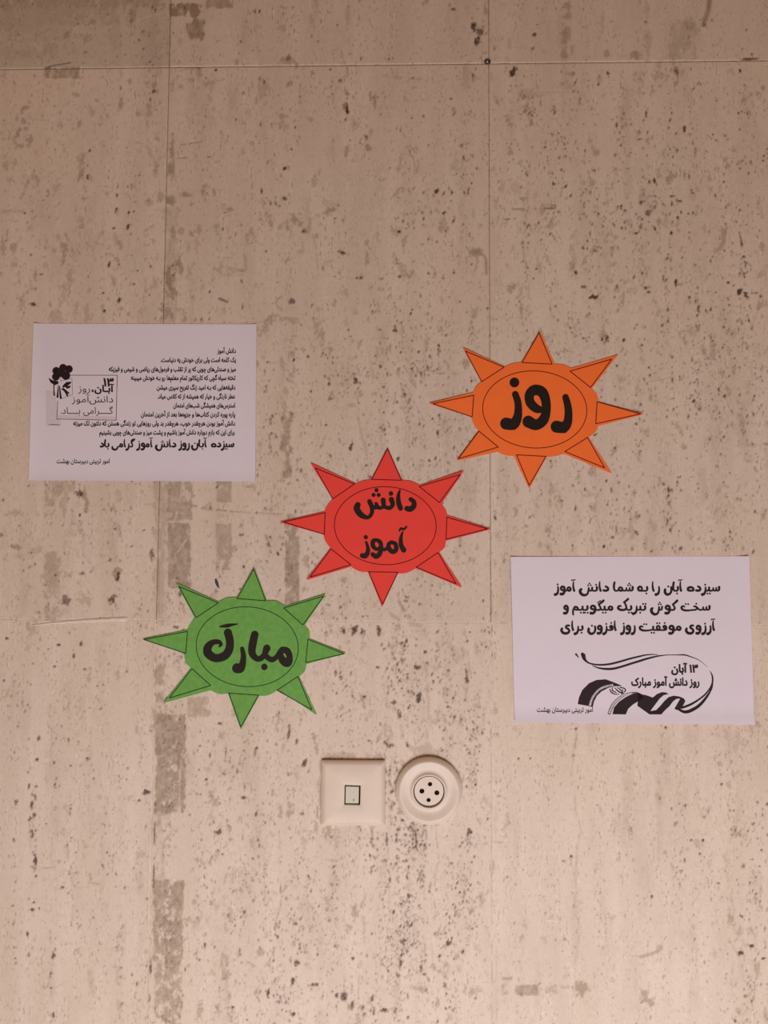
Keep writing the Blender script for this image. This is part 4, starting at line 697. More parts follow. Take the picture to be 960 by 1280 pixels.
def slab(x0, x1, z0, z1, tone, seed, bev):
    gl = GAP * (.3 + .7 * bev[0]); gb = GAP * (.25 + .75 * bev[2]); gt = GAP * (.25 + .75 * bev[3])
    xs = axis(x0 + gl, x1 - gl, float(fx0), float(fx1)); zs = axis(z0 + gb, z1 - gt, float(fz0), float(fz1))
    gx, gz = np.meshgrid(xs, zs); n, m = gx.shape
    px, py = to_px(gx, gz)
    h = sample(hgt, px, py)
    for ed, q in ((gx - xs[0], bev[0]), (xs[-1] - gx, bev[1]), (gz - zs[0], bev[2]), (zs[-1] - gz, bev[3])):
        h = h - np.clip((0.0009 - ed) / 0.0009, 0, 1) ** 2 * 0.0005 * q   # eased arrises
    V = np.stack([gx - (x0 + x1) / 2, -h, gz - (z0 + z1) / 2], -1).reshape(-1, 3)
    cxm, czm = (x0 + x1) / 2, (z0 + z1) / 2
    rim = np.concatenate([np.arange(m), np.arange(1, n) * m + m - 1, (n - 1) * m + np.arange(m - 2, -1, -1), np.arange(n - 2, 0, -1) * m])
    back = V[rim].copy(); back[:, 1] = TH - 0.0002
    nb = len(V); V = np.concatenate([V, back])
    i, j = np.meshgrid(np.arange(n - 1), np.arange(m - 1), indexing='ij')
    a = (i * m + j).ravel(); q = np.stack([a, a + 1, a + m + 1, a + m], -1)
    k = np.arange(len(rim)); k2 = (k + 1) % len(rim)
    q2 = np.stack([rim[k2], rim[k], nb + k, nb + k2], -1)
    Q = np.concatenate([q, q2]).astype(np.int32)
    me = bpy.data.meshes.new('stone_slab'); me.vertices.add(len(V)); me.vertices.foreach_set('co', V.ravel())
    me.loops.add(Q.size); me.loops.foreach_set('vertex_index', Q.ravel())
    me.polygons.add(len(Q)); me.polygons.foreach_set('loop_start', np.arange(len(Q), dtype=np.int32) * 4)
    me.update(calc_edges=True)
    me.polygons.foreach_set('use_smooth', np.concatenate([np.ones(len(q), bool), np.zeros(len(q2), bool)]))
    for nm, A in (('pit', pit), ('residue', res), ('vein', vein), ('warm', warm), ('pale', pale)):
        at = me.attributes.new(nm, 'FLOAT', 'POINT')
        at.data.foreach_set('value', np.concatenate([sample(A, px, py).ravel(), np.zeros(len(rim))]).astype(np.float32))
    at = me.attributes.new('tone', 'FLOAT', 'POINT')
    at.data.foreach_set('value', np.full(len(V), tone, np.float32))
    o = link('stone_slab', me, M['stone'], wall); o.location = (cxm, 0, czm)
tones = [[.81, .81, .93, .92, .92], [.95, .97, .945, .96, .96], [1.0, 1.0, 1.0, 1.02, 1.0]]
for r in range(3):
    for c in range(5):
        e = (1, .7, .15)[r]; slab(cols[c], cols[c + 1], rows[r + 1], rows[r], tones[r][c], r * 5 + c, (e, e, (1, .04, .04)[r], (1, 1, .04)[r]))
# joint filler, slightly below the stone faces
def filler(x0, x1, z0, z1, dep, mat):
    n = 60; L = max(x1 - x0, z1 - z0); vs = []; fs = []
    for k in range(n + 1):
        t = k / n; d = dep + random.uniform(0, dep)
        if x1 - x0 > z1 - z0: vs += [(x0 + t * (x1 - x0), d, z0), (x0 + t * (x1 - x0), d, z1)]
        else: vs += [(x0, d, z0 + t * (z1 - z0)), (x1, d, z0 + t * (z1 - z0))]
    fs = [(2 * k, 2 * k + 2, 2 * k + 3, 2 * k + 1) if x1 - x0 > z1 - z0 else (2 * k, 2 * k + 1, 2 * k + 3, 2 * k + 2) for k in range(n)]
    me = bpy.data.meshes.new('joint_filler'); me.from_pydata(vs, [], fs); me.update()
    return link('joint_filler', me, mat, wall)
M['fill_light'] = simple('pale_joint_filler', (0.68, 0.61, 0.52), 0.9, 0.1, 0.25, 70)
for x in cols[1:-1]:
    for r in range(3):
        filler(x - .0008, x + .0008, rows[r + 1], rows[r], .0006 if r == 0 else (.0003 if r == 1 else .00002), M['grout'] if r < 2 else M['fill_light'])
for i_, z in enumerate(rows[1:-1]):
    for c in range(5):
        filler(cols[c], cols[c + 1], z - .0008, z + .0008, (.0004 if i_ == 0 else .00002), M['grout'] if i_ == 0 else M['fill_light'])

# ------------------------------------------------------------------ the three paper suns
def sun(name, label, o, s, outer, tris, ell, mat, lmat, lift, seedh):
    ox, oy = o
    P = np.array(cr(outer, ox, oy, s)); cxy = P.mean(0)
    t = thing(name, label, 'decoration', cxy[0], cxy[1], 'paper suns on the wall')
    def hf(px, py):
        d = np.hypot((px - cxy[0]) / 130, (py - cxy[1]) / 100)
        a = np.arctan2(py - cxy[1], px - cxy[0])
        return 0.0007 + 0.0030 * np.clip(d - .55, 0, 1) ** 1.5 * (1 + .55 * np.sin(a * 2 + seedh) + .35 * np.sin(a * 4 + 2 * seedh))
    rad = np.hypot((P[:, 0] - cxy[0]) / 1.25, P[:, 1] - cxy[1]); tips = [k for k in range(len(P)) if rad[k] > rad[k - 1] + 8 and rad[k] > rad[(k + 1) % len(P)] + 8]
    print(name, 'tips', len(tips))
    Q = []
    for a_, b_ in zip(tips, tips[1:] + [tips[0] + len(P)]):
        run = [tuple(P[k % len(P)]) for k in range(a_ + 1, b_)]
        Q.append(tuple(P[a_ % len(P)]))
        if len(run) > 1:
            mid_ = (np.array(run[0]) + np.array(run[-1])) / 2; out_ = mid_ - cxy; out_ = out_ / np.hypot(*out_)
            if len(run) == 2: run = [run[0], tuple(mid_ + out_ * 2.5), run[1]]
            Q += [tuple(v[:2]) for v in spline(run, 5)]
        else: Q += run
    P = np.array(Q)
    x0, y0 = P.min(0) - 3; x1, y1 = P.max(0) + 3
    step = 0.9
    gx, gy = np.meshgrid(np.arange(x0, x1, step), np.arange(y0, y1, step))
    pts, faces = marching(poly_field(gx, gy, P), x0, y0, step)
    sheet('sun_card', pts, faces, mat, t, 0.0, 0.0004, hf)
    lines = []
    for tr in tris:
        q = cr([(a, b, 2.0) for a, b in tr], ox, oy, s)
        d = draw('ray_outline', lmat, t, 0.0004, [[q[0], q[1]], [q[1], q[2]], [q[2], q[0]]], (), 0.28, hfun=hf, smooth=False)
    ec, er, ang = ell; a = math.radians(ang); E = []
    for k in range(73):
        u = k / 72 * 2 * math.pi; X = er[0] * math.cos(u); Y = er[1] * math.sin(u)
        E.append((ec[0] + X * math.cos(a) - Y * math.sin(a), ec[1] + X * math.sin(a) + Y * math.cos(a), 1.8))
    draw('disc_outline', lmat, t, 0.0004, [cr(E, ox, oy, s)], (), 0.3, hfun=hf, smooth=False)
    return t, hf
ORc = (530, 405); REc = (345, 550); GRc = (170, 700)
t_or, hf_or = sun('paper_sun', 'orange paper sun with three black Persian letters, highest of the three suns', ORc, 3.4286,
    [(497,35),(560,172),(600,176),(630,190),(830,133),(718,278),(738,300),(750,335),(940,388),(745,438),(735,462),(705,487),(803,642),(600,557),(560,567),(525,570),(450,707),(385,567),(345,562),(315,548),(140,587),(235,460),(212,430),(203,398),(20,343),(212,293),(222,270),(245,248),(165,103),(347,183),(380,170),(415,165)],
    [[(492,40),(548,173),(420,166)],[(803,152),(713,273),(625,203)],[(925,387),(735,428),(741,334)],[(772,617),(700,487),(603,547)],[(450,692),(522,568),(396,561)],[(147,578),(318,528),(235,460)],[(38,343),(213,306),(206,399)],[(177,118),(343,186),(247,248)]],
    ((474,367),(223,165),3), M['orange'], M['line_red'], 1, 0.6)
t_re, hf_re = sun('paper_sun', 'red paper sun with two lines of black lettering, middle of the three suns', REc, 3.491,
    [(487,32),(550,176),(590,180),(628,197),(820,135),(722,280),(740,305),(747,328),(938,390),(742,440),(735,470),(712,490),(812,645),(612,560),(570,580),(532,583),(463,730),(402,577),(360,572),(328,553),(132,612),(238,472),(215,440),(207,412),(15,360),(212,312),(225,285),(247,258),(150,100),(350,190),(380,178),(415,173)],
    [[(487,38),(547,176),(418,172)],[(803,152),(713,273),(625,203)],[(922,388),(742,433),(745,337)],[(785,627),(707,491),(612,555)],[(465,716),(532,577),(404,575)],[(150,598),(327,544),(240,475)],[(35,358),(215,317),(211,412)],[(172,123),(343,192),(248,257)]],
    ((477,374),(222,170),2), M['red'], M['line_red2'], 1, 2.1)
t_gr, hf_gr = sun('paper_sun', 'green paper sun with one black Persian word, lowest of the three suns', GRc, 3.5556,
    [(525,33),(582,180),(625,182),(665,205),(845,150),(750,290),(770,315),(772,350),(935,415),(758,462),(750,495),(725,517),(805,690),(635,575),(590,600),(548,603),(467,752),(410,592),(370,595),(333,578),(123,635),(245,480),(222,455),(215,415),(28,352),(228,310),(245,280),(262,257),(178,100),(368,185),(405,168),(450,165)],
    [[(525,40),(577,181),(450,171)],[(835,160),(742,288),(657,213)],[(925,416),(755,455),(765,352)],[(782,665),(720,517),(628,578)],[(468,740),(545,600),(413,591)],[(150,612),(333,557),(250,482)],[(38,353),(230,317),(222,415)],[(192,118),(367,190),(268,256)]],
    ((495,385),(227,177),4), M['green'], M['line_green'], 1, 4.0)
def letters(t, hf, ox, oy, s, groups, thick, step=0.3):
    for g in groups:
        draw('letter', M['black_card'], t, 0.0004, [cr(q, ox, oy, s) for q in g], (), step, thick=thick, hfun=hf, sides=True)
letters(t_or, hf_or, 615, 465, 8.727, [
    [[(800,280,35),(822,360,39),(832,450,42),(822,550,48),(780,606,58),(702,600,64)], [(740,640,28),(790,640,28)]],
    [[(545,418,30),(478,400,46),(415,335,50),(408,250,50),(465,200,56),(545,225,56),(585,320,50),(588,440,48),(555,530,55),(480,580,56),(395,545,64)]],
    [[(253,248,36),(280,330,38),(285,430,42),(272,510,50),(232,572,58),(152,566,64)], [(190,605,28),(240,605,28)]],
    [[(243,118,52)]]], 0.0006)
letters(t_re, hf_re, 435, 600, 10.1, [
    [[(792,245,28),(832,280,30),(828,335,34),(785,368,36),(745,362,34)]],
    [[(655,128,10),(636,200,24),(640,290,32),(664,358,32)]],
    [[(548,248,34),(565,310,28),(530,352,27),(490,350,25)], [(445,255,32),(455,330,27),(490,350,24)], [(455,330,26),(410,355,22),(372,340,28),(355,300,22)], [(372,340,28),(330,350,24),(300,330,30),(272,272,30)], [(272,272,30),(300,340,28),(300,420,26),(250,474,24),(165,440,38),(112,365,40),(125,315,36)]],
    [[(543,172,29)]], [[(360,130,26)]], [[(324,190,26)]], [[(388,190,26)]]], 0.00015)
letters(t_re, hf_re, 435, 645, 10.1, [
    [[(650,185,12),(668,158,15),(705,168,15),(738,135,12)]],
    [[(690,200,10),(668,280,23),(672,370,30),(703,430,34)]],
    [[(545,332,24),(600,355,27),(606,425,30),(565,452,30),(520,415,30),(513,360,26),(545,332,24)], [(510,390,20),(462,425,22),(415,405,22)],
     [(412,395,26),(365,420,22),(318,382,28),(318,320,28),(362,305,24),(408,335,28),(418,400,28),(400,475,32),(355,510,32),(312,485,28)]],
    [[(230,330,16),(248,390,22),(252,450,28),(222,502,33),(182,500,32)]], [[(225,268,27)]]], 0.00015)
letters(t_gr, hf_gr, 245, 770, 7.385, [
    [[(222,98,5),(290,90,17),(330,82,11),(388,75,3)]],
    [[(297,155,37),(315,230,36),(308,310,37),(262,370,38),(180,388,36),(115,345,40),(112,290,36),(155,245,25),(212,240,20),(235,262,14),(220,280,9)]],
    [[(428,302,19),(440,370,24),(432,440,30),(412,484,38),(380,482,44)]],
    [[(545,172,34),(525,260,36),(520,340,33),(560,392,26),(605,388,25),(640,345,22)], [(656,298,33),(640,350,26),(665,385,24),(705,403,24),(745,378,22),(785,325,26)],
     [(800,312,28),(845,325,30),(866,385,28),(845,432,38),(800,405,34),(782,350,24),(800,312,28)]],
    [[(633,470,29)]]], 0.0006)

# ------------------------------------------------------------------ the two printed sheets
def paper(label, TL, TR, BR, BL, curl):
    cxy = np.mean([TL, TR, BR, BL], 0)
    t = thing('printed_notice', label, 'paper', cxy[0], cxy[1])
    TLa, TRa, BRa, BLa = map(np.array, (TL, TR, BR, BL))
    wv = (TRa - TLa); hv = (BLa - TLa)
    def st_(px, py):
        d = np.stack([px - TL[0], py - TL[1]], -1)
        A = np.linalg.inv(np.array([wv, hv]).T); q = d @ A.T
        return np.clip(q[..., 0], 0, 1), np.clip(q[..., 1], 0, 1)
    def hf(px, py):
        s, v = st_(np.asarray(px, float), np.asarray(py, float)); return curl(s, v)
    n, m = 60, 44; pts = []
    for i in range(m + 1):
        for j in range(n + 1):
            s = j / n; v = i / m
            p = (TLa * (1 - s) + TRa * s) * (1 - v) + (BLa * (1 - s) + BRa * s) * v
            pts.append(p)
    faces = [[i * (n + 1) + j, (i + 1) * (n + 1) + j, (i + 1) * (n + 1) + j + 1, i * (n + 1) + j + 1] for i in range(m) for j in range(n)]
    o = sheet('paper_sheet', np.array(pts), faces, M['paper'], t, 0.0, 0.00012, hf)
    for p in o.data.polygons: p.use_smooth = True
    o.data.set_sharp_from_angle(angle=math.radians(40))
    return t, hf
PB = 0.00016
tl, hl = paper('white sheet of small Persian print with a flower picture, left of the suns', (43, 404.5), (321, 405.5), (319.3, 602), (37, 600.5),
    lambda s, v: 0.0005 + 0.0018 * np.clip(1 - s / .05, 0, 1) ** 2 + 0.0012 * np.clip((s - .95) / .05, 0, 1) ** 2 + 0.0010 * np.clip((v - .93) / .07, 0, 1) ** 2 + 0.0006 * np.sin(s * 5 + 1) * np.sin(v * 4))
tr_, hr = paper('white sheet with brush lettering above a flag ribbon picture, below the orange sun', (638, 696), (935, 695.3), (941, 905), (643.3, 902.5),
    lambda s, v: 0.0006 + 0.0028 * np.clip((s - .94) / .06, 0, 1) ** 2 + 0.0022 * np.clip((v - .90) / .10, 0, 1) ** 2 + 0.0010 * np.clip(1 - s / .05, 0, 1) ** 2 + 0.0006 * np.sin(s * 4 + 2) * np.sin(v * 5 + 1))
LT = [('دانش آموز', 773, 848, 148), ('یک کلمه است ولی برای خودش یه دنیاست.', 547, 848, 184), ('میز و صندلی\u200cهای چوبی که پر از تقلب و فرمول\u200cهای ریاضی و شیمی و فیزیکه', 340, 848, 221),
      ('تخته سیاه گچی که کاریکاتور تمام معلم\u200cها رو بـه خودش میبینه', 428, 846, 256), ('دقیقه\u200cهایی که بـه امید زنگ تفریح سپری میشن', 531, 846, 294), ('عطر نارنگی و خیار که همیشه از ته کلاس میاد.', 535, 845, 330),
      ('استرس\u200cهای همیشگی شب\u200cهای امتحان', 597, 845, 366), ('پاره پوره کردن کتاب\u200cها و جزوه\u200cها بعد از آخرین امتحان', 468, 845, 402),
      ('دانش آموز بودن هرچقدر خوب، هرچقدر بد ولی روزهایی تو زندگی هستن که دلتون لک میزنه', 198, 845, 438), ('برای این که بازم دوباره دانش آموز باشیم و پشت میز و صندلی\u200cهای چوبی بشینیم', 302, 843, 474)]
for s, a, b, y in LT:
    font_text('text_line', s, M['ink'], tl, 30 + a / 3.2, 30 + b / 3.2, 395 + y / 3.2, 8.0, PB, hl, 0.042)
for w_, a, b in (('سیزده', 748, 842), ('آبان', 668, 733), ('روز', 618, 664), ('دانش', 523, 611), ('آموز', 449, 516), ('گرامی', 350, 446), ('باد', 303, 343)):
    brush_word(w_, tl, M['ink'], 30 + a / 3.2, 30 + b / 3.2, 559.2, 0.80, PB, hl)
font_text('text_line', 'امور تربیتی دبیرستان بهشت', M['ink'], tl, 71, 137.3, 579, 8.0, PB, hl, 0.026)
# picture on the left sheet
pic = bpy.data.objects.new('printed_picture', None); C.objects.link(pic); pic.parent = tl
fo, fs_ = (50, 445), 9.14
draw('picture_ground', M['pale_ink'], pic, PB - .00003, (), [[(58, 488), (58, 532), (76, 533), (76, 524), (145, 524), (145, 521), (72, 519), (70, 490)]], .7, hfun=hl)
def fline(pts, r=2.6): return [(x, y, r) for x, y in pts]
F_ = lambda q: cr(q, *fo, fs_)
for seg in ([(350, 222), (885, 222)], [(885, 222), (873, 735)], [(873, 735), (197, 722)], [(197, 722), (207, 520)]):
    draw('frame_line', M['ink'], pic, PB, [F_(fline(seg, 3.2))], (), .2, hfun=hl)
draw('flower', M['ink'], pic, PB, [F_([(268, 137, 44)]), F_([(190, 172, 44)]), F_([(335, 152, 44)]), F_([(186, 240, 44)]), F_([(300, 226, 50)]), F_([(240, 200, 44)])], (), .25, hfun=hl)
draw('leaf', M['ink'], pic, PB, [F_([(165, 325, 7), (163, 380, 6), (168, 450, 9)])], [F_([(100, 250), (150, 280), (215, 290), (215, 322), (170, 337), (125, 305)])], .25, hfun=hl)
draw('leaf', M['ink'], pic, PB, [F_([(215, 340, 4), (205, 470, 12)]), F_([(228, 350, 6), (242, 482, 12)]), F_([(272, 352, 12), (310, 325, 20), (352, 305, 10)]), F_([(310, 305, 8), (305, 340, 16), (322, 362, 14), (345, 350, 10)]), F_([(252, 378, 6), (290, 400, 12), (318, 455, 10)]), F_([(270, 372, 6), (332, 428, 9)])], (), .25, hfun=hl)
draw('frame_line', M['grey_ink'], pic, PB, [F_(fline(q, 2.4)) for q in ([(240, 290), (370, 258)], [(370, 258), (376, 445)], [(376, 445), (245, 492)], [(240, 245), (245, 300)])], (), .2, hfun=hl)
draw('caption_line', M['grey_ink'], pic, PB, [F_([(100, 788, 3), (165, 785, 5), (235, 789, 3)])], (), .25, hfun=hl)
font_text('text_line', '۱۳', M['ink'], pic, 129.5, 142.6, 482.8, 14, PB, hl, 0.04)
font_text('text_line', 'آبـان،', M['ink'], pic, 114.8, 142.8, 489.9, 11.5, PB, hl, 0.04)
font_text('text_line', 'روز', M['ink'], pic, 98, 113, 489.9, 11.5, PB, hl, 0.004)
font_text('text_line', 'دانش\u200cآموز', M['ink'], pic, 90, 141.7, 503.2, 11.5, PB, hl, 0.004)
font_text('text_line', 'گــــرامی بــــاد.', M['ink'], pic, 76, 141.7, 517.4, 11.5, PB, hl, 0.004)
# right sheet
for yb, ws in ((739.3, (('سیزده', 858, 900.5), ('آبان', 829.3, 853.2), ('را', 814.3, 825.3), ('به', 796, 810.5), ('شما', 765.6, 792.5), ('دانش', 722.5, 762), ('آموز', 691.8, 719.5))),
               (763.2, (('سخت', 850, 888.5), ('کوش', 811.8, 848.2), ('تبریک', 770.6, 808.3), ('میگوییم', 714.5, 767), ('و', 703.5, 711))),
               (788.3, (('آرزوی', 855.6, 894), ('موفقیت', 797.8, 852), ('روز', 774.8, 794.5), ('افزون', 733.6, 770.8), ('برای', 699.8, 729.6)))):
    for w_, a, b in ws: brush_word(w_, tr_, M['ink'], a, b, yb, 1.0, PB, hr)
font_text('text_line', 'امور تربیتی دبیرستان بهشت', M['ink'], tr_, 671, 741, 889.6, 8.2, PB, hr, 0.026)
pic2 = bpy.data.objects.new('printed_picture', None); C.objects.link(pic2); pic2.parent = tr_
font_text('text_line', '۱۳ آبان', M['ink'], pic2, 838.5, 872.3, 840.2, 13.5, PB, hr, 0.05)
font_text('text_line', 'روز دانش آموز مبارک', M['ink'], pic2, 788.6, 874, 856.6, 13.2, PB, hr, 0.05)
Cc = lambda q: cr(q, 710, 805, 9.6)
Dc = lambda q: cr(q, 800, 805, 9.6)
up = Cc([(172, 122, 20), (192, 175, 18), (240, 222, 10), (320, 245, 10), (420, 248, 11), (520, 235, 12), (620, 210, 12), (740, 175, 11), (860, 146, 10)]) + Dc([(70, 130, 8), (150, 124, 6), (212, 128, 3)])
lo = Cc([(290, 258, 4), (360, 285, 9), (450, 298, 13), (540, 295, 14), (640, 270, 13), (760, 232, 13), (864, 200, 13)]) + Dc([(80, 175, 12), (200, 146, 9), (320, 131, 5), (430, 130, 5), (530, 130, 8), (600, 150, 6), (690, 185, 4), (760, 235, 2.5), (805, 275, 2)])
draw('ribbon', M['ink'], pic2, PB, [up, lo, Cc([(95, 122, 12), (125, 160, 5)])], [Cc([(150, 116), (205, 116), (215, 185), (185, 190)])], .25, hfun=hr)
draw('ribbon', M['ink'], pic2, PB, [Dc([(836, 322, 3), (862, 380, 9), (866, 450, 10), (840, 520, 9), (780, 600, 10), (700, 665, 11), (600, 725, 14), (500, 762, 14)]), Dc([(868, 450, 7), (855, 530, 9), (790, 640, 15), (700, 740, 19), (600, 798, 20), (530, 812, 18), (470, 788, 14)])], (), .25, hfun=hr)
draw('ribbon', M['ink'], pic2, PB, (), [Dc([(-30, 585), (0, 598), (70, 612), (150, 640), (200, 598), (260, 575), (310, 580), (338, 598), (280, 612), (235, 650), (190, 710), (120, 803), (190, 790), (240, 740), (290, 680), (340, 635), (400, 618), (470, 628), (520, 650), (540, 680), (520, 725), (480, 785), (440, 792), (408, 775), (440, 720), (478, 652), (430, 658), (390, 690), (352, 742), (300, 790), (250, 842), (110, 842), (0, 765), (-36, 740), (-30, 690)])], .25, hfun=hr)
draw('ribbon', M['ink'], pic2, PB, (), [Cc([(115, 720), (130, 640), (170, 550), (250, 470), (340, 430), (450, 422), (540, 455), (600, 480), (650, 505), (560, 505), (480, 525), (400, 568), (345, 620), (310, 690), (295, 757), (240, 742)])], .25, hfun=hr)
draw('ribbon', M['ink'], pic2, PB, (), [Cc([(530, 840), (550, 760), (610, 690), (690, 635), (760, 600), (830, 578), (870, 592), (905, 640), (850, 680), (780, 722), (720, 775), (690, 842)])], .25, hfun=hr)
draw('ribbon_border', M['grey_ink'], pic2, PB, [Cc([(492, 825, 20), (530, 740, 20), (590, 668, 18), (670, 612, 16), (760, 584, 10), (830, 580, 6)])], (), .3, hfun=hr)
def squiggle(pts, amp, n):
    S = spline(pts, 20); out = []
    T = np.linspace(0, len(S) - 1.001, n)
    for k, t_ in enumerate(T):
        i = int(t_); a = S[i]; b = S[min(i + 1, len(S) - 1)]; d = b[:2] - a[:2]; L_ = np.hypot(*d) + 1e-9
        nrm = np.array([-d[1], d[0]]) / L_; p = a[:2] + nrm * amp * (1 if k % 2 else -1); out.append((p[0], p[1], 3.2))
    return out
draw('ribbon_border', M['pale_ink'], pic2, PB + .00006, [Cc(squiggle([(262, 735), (280, 670), (320, 600), (380, 540), (450, 508), (540, 490)], 12, 54)), Cc(squiggle([(492, 825), (530, 740), (590, 668), (670, 612), (760, 590)], 10, 50))], (), .22, hfun=hr, smooth=False)
draw('emblem', M['ink'], pic2, PB, [Cc(q) for q in ([(500, 540, 5), (515, 575, 8), (560, 600, 6), (610, 600, 4)], [(530, 520, 5), (530, 555, 7), (575, 580, 6)], [(560, 525, 5), (600, 565, 8), (650, 590, 8)], [(590, 520, 5), (640, 560, 7), (660, 590, 6)], [(620, 520, 6), (670, 530, 7), (688, 555, 7), (670, 575, 6)], [(655, 545, 5), (640, 600, 5)])], (), .2, hfun=hr)

# ------------------------------------------------------------------ light switch
def wp(px, py, h=0.0):
    X, Z = to_wall(px, py); return Vector((float(X), -h, float(Z)))
def ringmesh(name, rings, mat, parent, cap=True, smooth=True, flat_ang=35):
    """rings: list of equally long loops of (x, y, z) world points"""
    off = Vector(parent_world(parent)) if parent else Vector((0, 0, 0))
    n = len(rings[0]); V = [Vector(p) - off for r in rings for p in r]; Fc = []
    for i in range(len(rings) - 1):
        for j in range(n):
            Fc.append((i * n + j, i * n + (j + 1) % n, (i + 1) * n + (j + 1) % n, (i + 1) * n + j))
    if cap: Fc.append(tuple((len(rings) - 1) * n + j for j in range(n)))
    me = bpy.data.meshes.new(name); me.from_pydata([tuple(v) for v in V], [], Fc); me.update()
    me.materials.append(mat)
    o = bpy.data.objects.new(name, me); C.objects.link(o)
    if parent: o.parent = parent
    import bmesh
    b = bmesh.new(); b.from_mesh(me); bmesh.ops.recalc_face_normals(b, faces=b.faces); b.to_mesh(me); b.free()
    if smooth:
        for p in me.polygons: p.use_smooth = True
        me.set_sharp_from_angle(angle=math.radians(flat_ang))
    return o
def rr(corners, inset, h, rad, n=6):
    """rounded quad loop from px corners TL,TR,BR,BL; inset in px"""
    P = [np.array(c, float) for c in corners]; ctr = sum(P) / 4
    w = np.linalg.norm(P[1] - P[0]); hh = np.linalg.norm(P[3] - P[0])
    ux = (P[1] - P[0]) / w; uy = (P[3] - P[0]) / hh
    sgn = [(1, 1), (-1, 1), (-1, -1), (1, -1)]; out = []
    for k, (p, (sx, sy)) in enumerate(zip(P, sgn)):
        c = p + ux * sx * (inset + rad) + uy * sy * (inset + rad)
        a0 = [180, 270, 0, 90][k]
        for q in range(n + 1):
            a = math.radians(a0 + 90 * q / n); d = ux * math.cos(a) * rad + uy * math.sin(a) * rad
            v = wp(*(c + d), h); out.append(tuple(v))
    return out
sw = thing('light_switch', 'square cream light switch with a small rocker, left of the round socket', 'switch', 442, 991)
Cn = [(402, 949), (481.5, 949.5), (481.5, 1031), (401.2, 1031)]
RK = [(432.2, 980.6), (450.0, 981.2), (449.4, 1003.6), (431.8, 1003.2)]
# plate with a real opening for the rocker
ringmesh('cover_plate', [rr(Cn, 0.4, 0.0002, 1.5), rr(Cn, 0, 0.003, 1.5), rr(Cn, .4, .0038, 1.6), rr(Cn, 4.6, .0060, 1.5), rr(Cn, 6.2, .0063, 1.5),
     rr(RK, -5, .0063, 2.0), rr(RK, -1.4, .0059, 1.0), rr(RK, -1.0, .0055, .8), rr(RK, -.8, .0025, .8)], M['plastic'], sw, cap=False)
ringmesh('switch_well', [rr(RK, -.9, .0034, .8), rr(RK, -.8, .0024, .8), rr(RK, 3, .0022, .5)], M['dark'], sw)
def tilt(loop, dz): # rocker leans: its foot stands prouder than its head
    z0 = min(p[2] for p in loop); z1 = max(p[2] for p in loop)
    return [(p[0], p[1] - dz * (1 - (p[2] - z0) / (z1 - z0)), p[2]) for p in loop]
RQ = [(432.4, 981.0), (449.2, 981.5), (448.7, 1002.0), (432.2, 1001.8)]
rk = ringmesh('rocker', [rr(RQ, .1, .0024, .6), tilt(rr(RQ, 0.1, .0060, .6), .0012), tilt(rr(RQ, .6, .0065, .6), .0012), tilt(rr(RQ, 3, .0066, .5), .0010)], M['rocker'], sw)
draw('indicator_mark', M['metal'], sw, 0.0079, [[(442.7, 996.8, .45), (442.4, 998.6, .55)]], (), .15)
# ------------------------------------------------------------------ round socket
so = thing('wall_socket', 'round cream wall socket with four dark holes, right of the square switch', 'socket', 536, 987.3)
ctr = wp(536, 987.3); SCL = 1 / (PXM * 1.0125)
def circ(r, h, c=ctr, n=96): return [(c.x + r * SCL * math.cos(2 * math.pi * k / n), -h, c.z + r * SCL * .995 * math.sin(2 * math.pi * k / n)) for k in range(n)]
ringmesh('outer_ring', [circ(41.0, .0002), circ(41.4, .0026), circ(41.2, .0042), circ(40.4, .0053), circ(37.2, .0080), circ(36.0, .0088), circ(34.8, .0087), circ(31, .0075), circ(27, .0066), circ(24, .0063), circ(22.3, .0068), circ(21.3, .0080), circ(20.3, .0085), circ(19.5, .0083), circ(19.0, .0074), circ(18.8, .0040)], M['plastic2'], so, cap=False, flat_ang=60)
ringmesh('socket_well', [circ(18.9, .0042), circ(18.8, .0036), circ(4, .0032)], M['dark'], so)
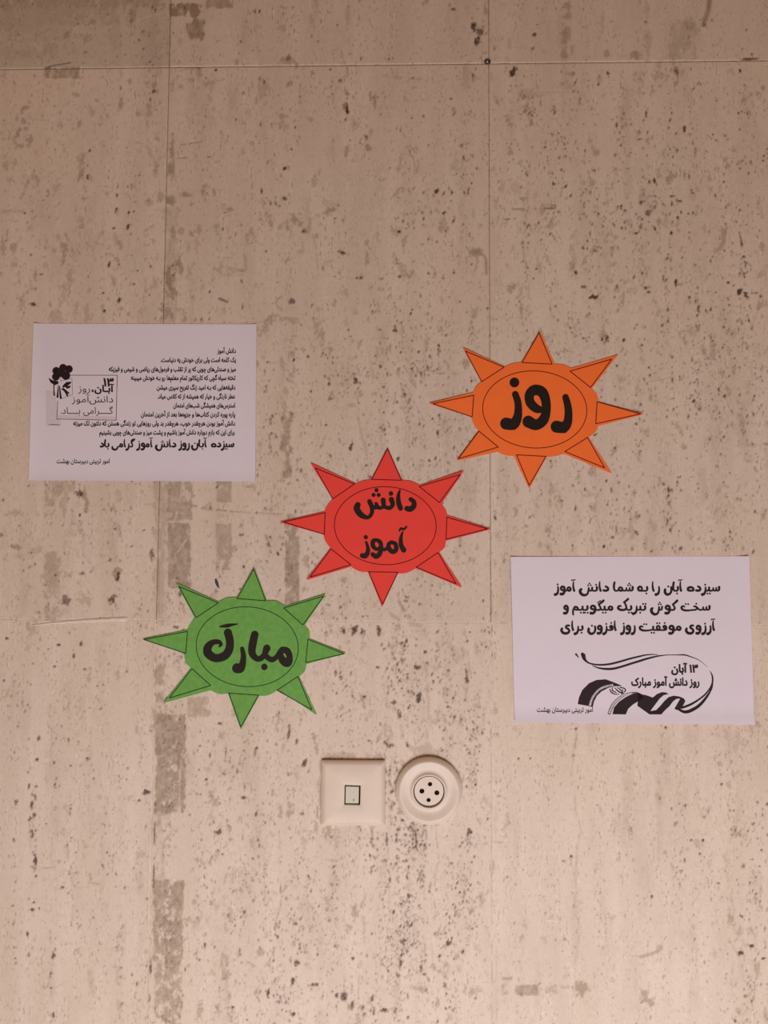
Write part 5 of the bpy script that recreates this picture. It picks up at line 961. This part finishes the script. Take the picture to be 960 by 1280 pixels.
# face disc with real holes
HO = [(527.2, 986.9, 3.1), (545.8, 989.0, 3.1), (537.3, 978.3, 2.75), (535.5, 998.0, 2.6)]
x0, y0 = 516, 967; st_p = .3
gx, gy = np.meshgrid(np.arange(x0, 556.5, st_p), np.arange(y0, 1008, st_p))
f = np.hypot(gx - 536, gy - 987.0) - 18.0
for a, b, r in HO: f = np.maximum(f, r - np.hypot(gx - a, gy - b))
pts, faces = marching(f, x0, y0, st_p)
sheet('face_disc', pts, faces, M['plastic2'], so, 0.0045, 0.0022)
for a, b, r in HO:
    c_ = wp(a, b)
    ringmesh('pin_hole', [circ(r + .05, .0066, c_, 20), circ(r + .05, .0040, c_, 20)], M['dark'], so)

# ------------------------------------------------------------------ small things on the wall
pl = thing('wall_plug', 'tiny dark round wall plug where the upper stone joints cross', 'plug', 609.3, 77)
pc = wp(609.3, 77.3)
ringmesh('plug_rim', [circ(4.6, -.0004, pc, 28), circ(4.3, .0009, pc, 28), circ(3.6, .0013, pc, 28), circ(3.1, .0008, pc, 28), circ(3.0, -.0004, pc, 28)], M['metal'], pl, cap=False)
ringmesh('plug_core', [circ(3.1, .0003, pc, 28), circ(1.6, .0001, pc, 28), circ(1.4, -.0005, pc, 28)], M['dark'], pl)
bf = draw('paint_fleck', M['blue'], None, 0.0002, [[(269.6, 724.5, 1.0), (270.8, 728, 1.9), (272.2, 732, 1.5)], [(272.2, 732, 1.1), (274, 735, .6)]], (), .3, thick=.0002, sides=True)
tag(bf, 'tiny dark blue fleck of paint above the green sun', 'paint')
# thin ridge of putty on the lower left
rg = []
P0, P1 = (39, 781.5), (159, 773.5)
nseg = 40
vs = []; fcs = []
for k in range(nseg + 1):
    t_ = k / nseg; px_ = P0[0] + (P1[0] - P0[0]) * t_; py_ = P0[1] + (P1[1] - P0[1]) * t_ + random.uniform(-.25, .25) - 1.2 * math.sin(t_ * 3.1)
    wd = (.5 + 2.2 * t_ ** .6) * (.15 if k in (0,) else 1) ; hh_ = (.0005 + .0007 * t_) * (.3 if k in (0, nseg) else 1)
    for q in range(6):
        a = math.pi * q / 5; v = wp(px_, py_ - wd * math.cos(a), .0001 + hh_ * math.sin(a) + (.00005)); vs.append(tuple(v))
for k in range(nseg):
    for q in range(5):
        a = k * 6 + q; fcs.append((a, a + 1, a + 7, a + 6))
me = bpy.data.meshes.new('putty_ridge'); me.from_pydata(vs, [], fcs); me.update()
for p in me.polygons: p.use_smooth = True
ro = link('putty_ridge', me, M['putty']); tag(ro, 'thin slanting beige ridge of putty on the stone, below the left sheet', 'ridge')
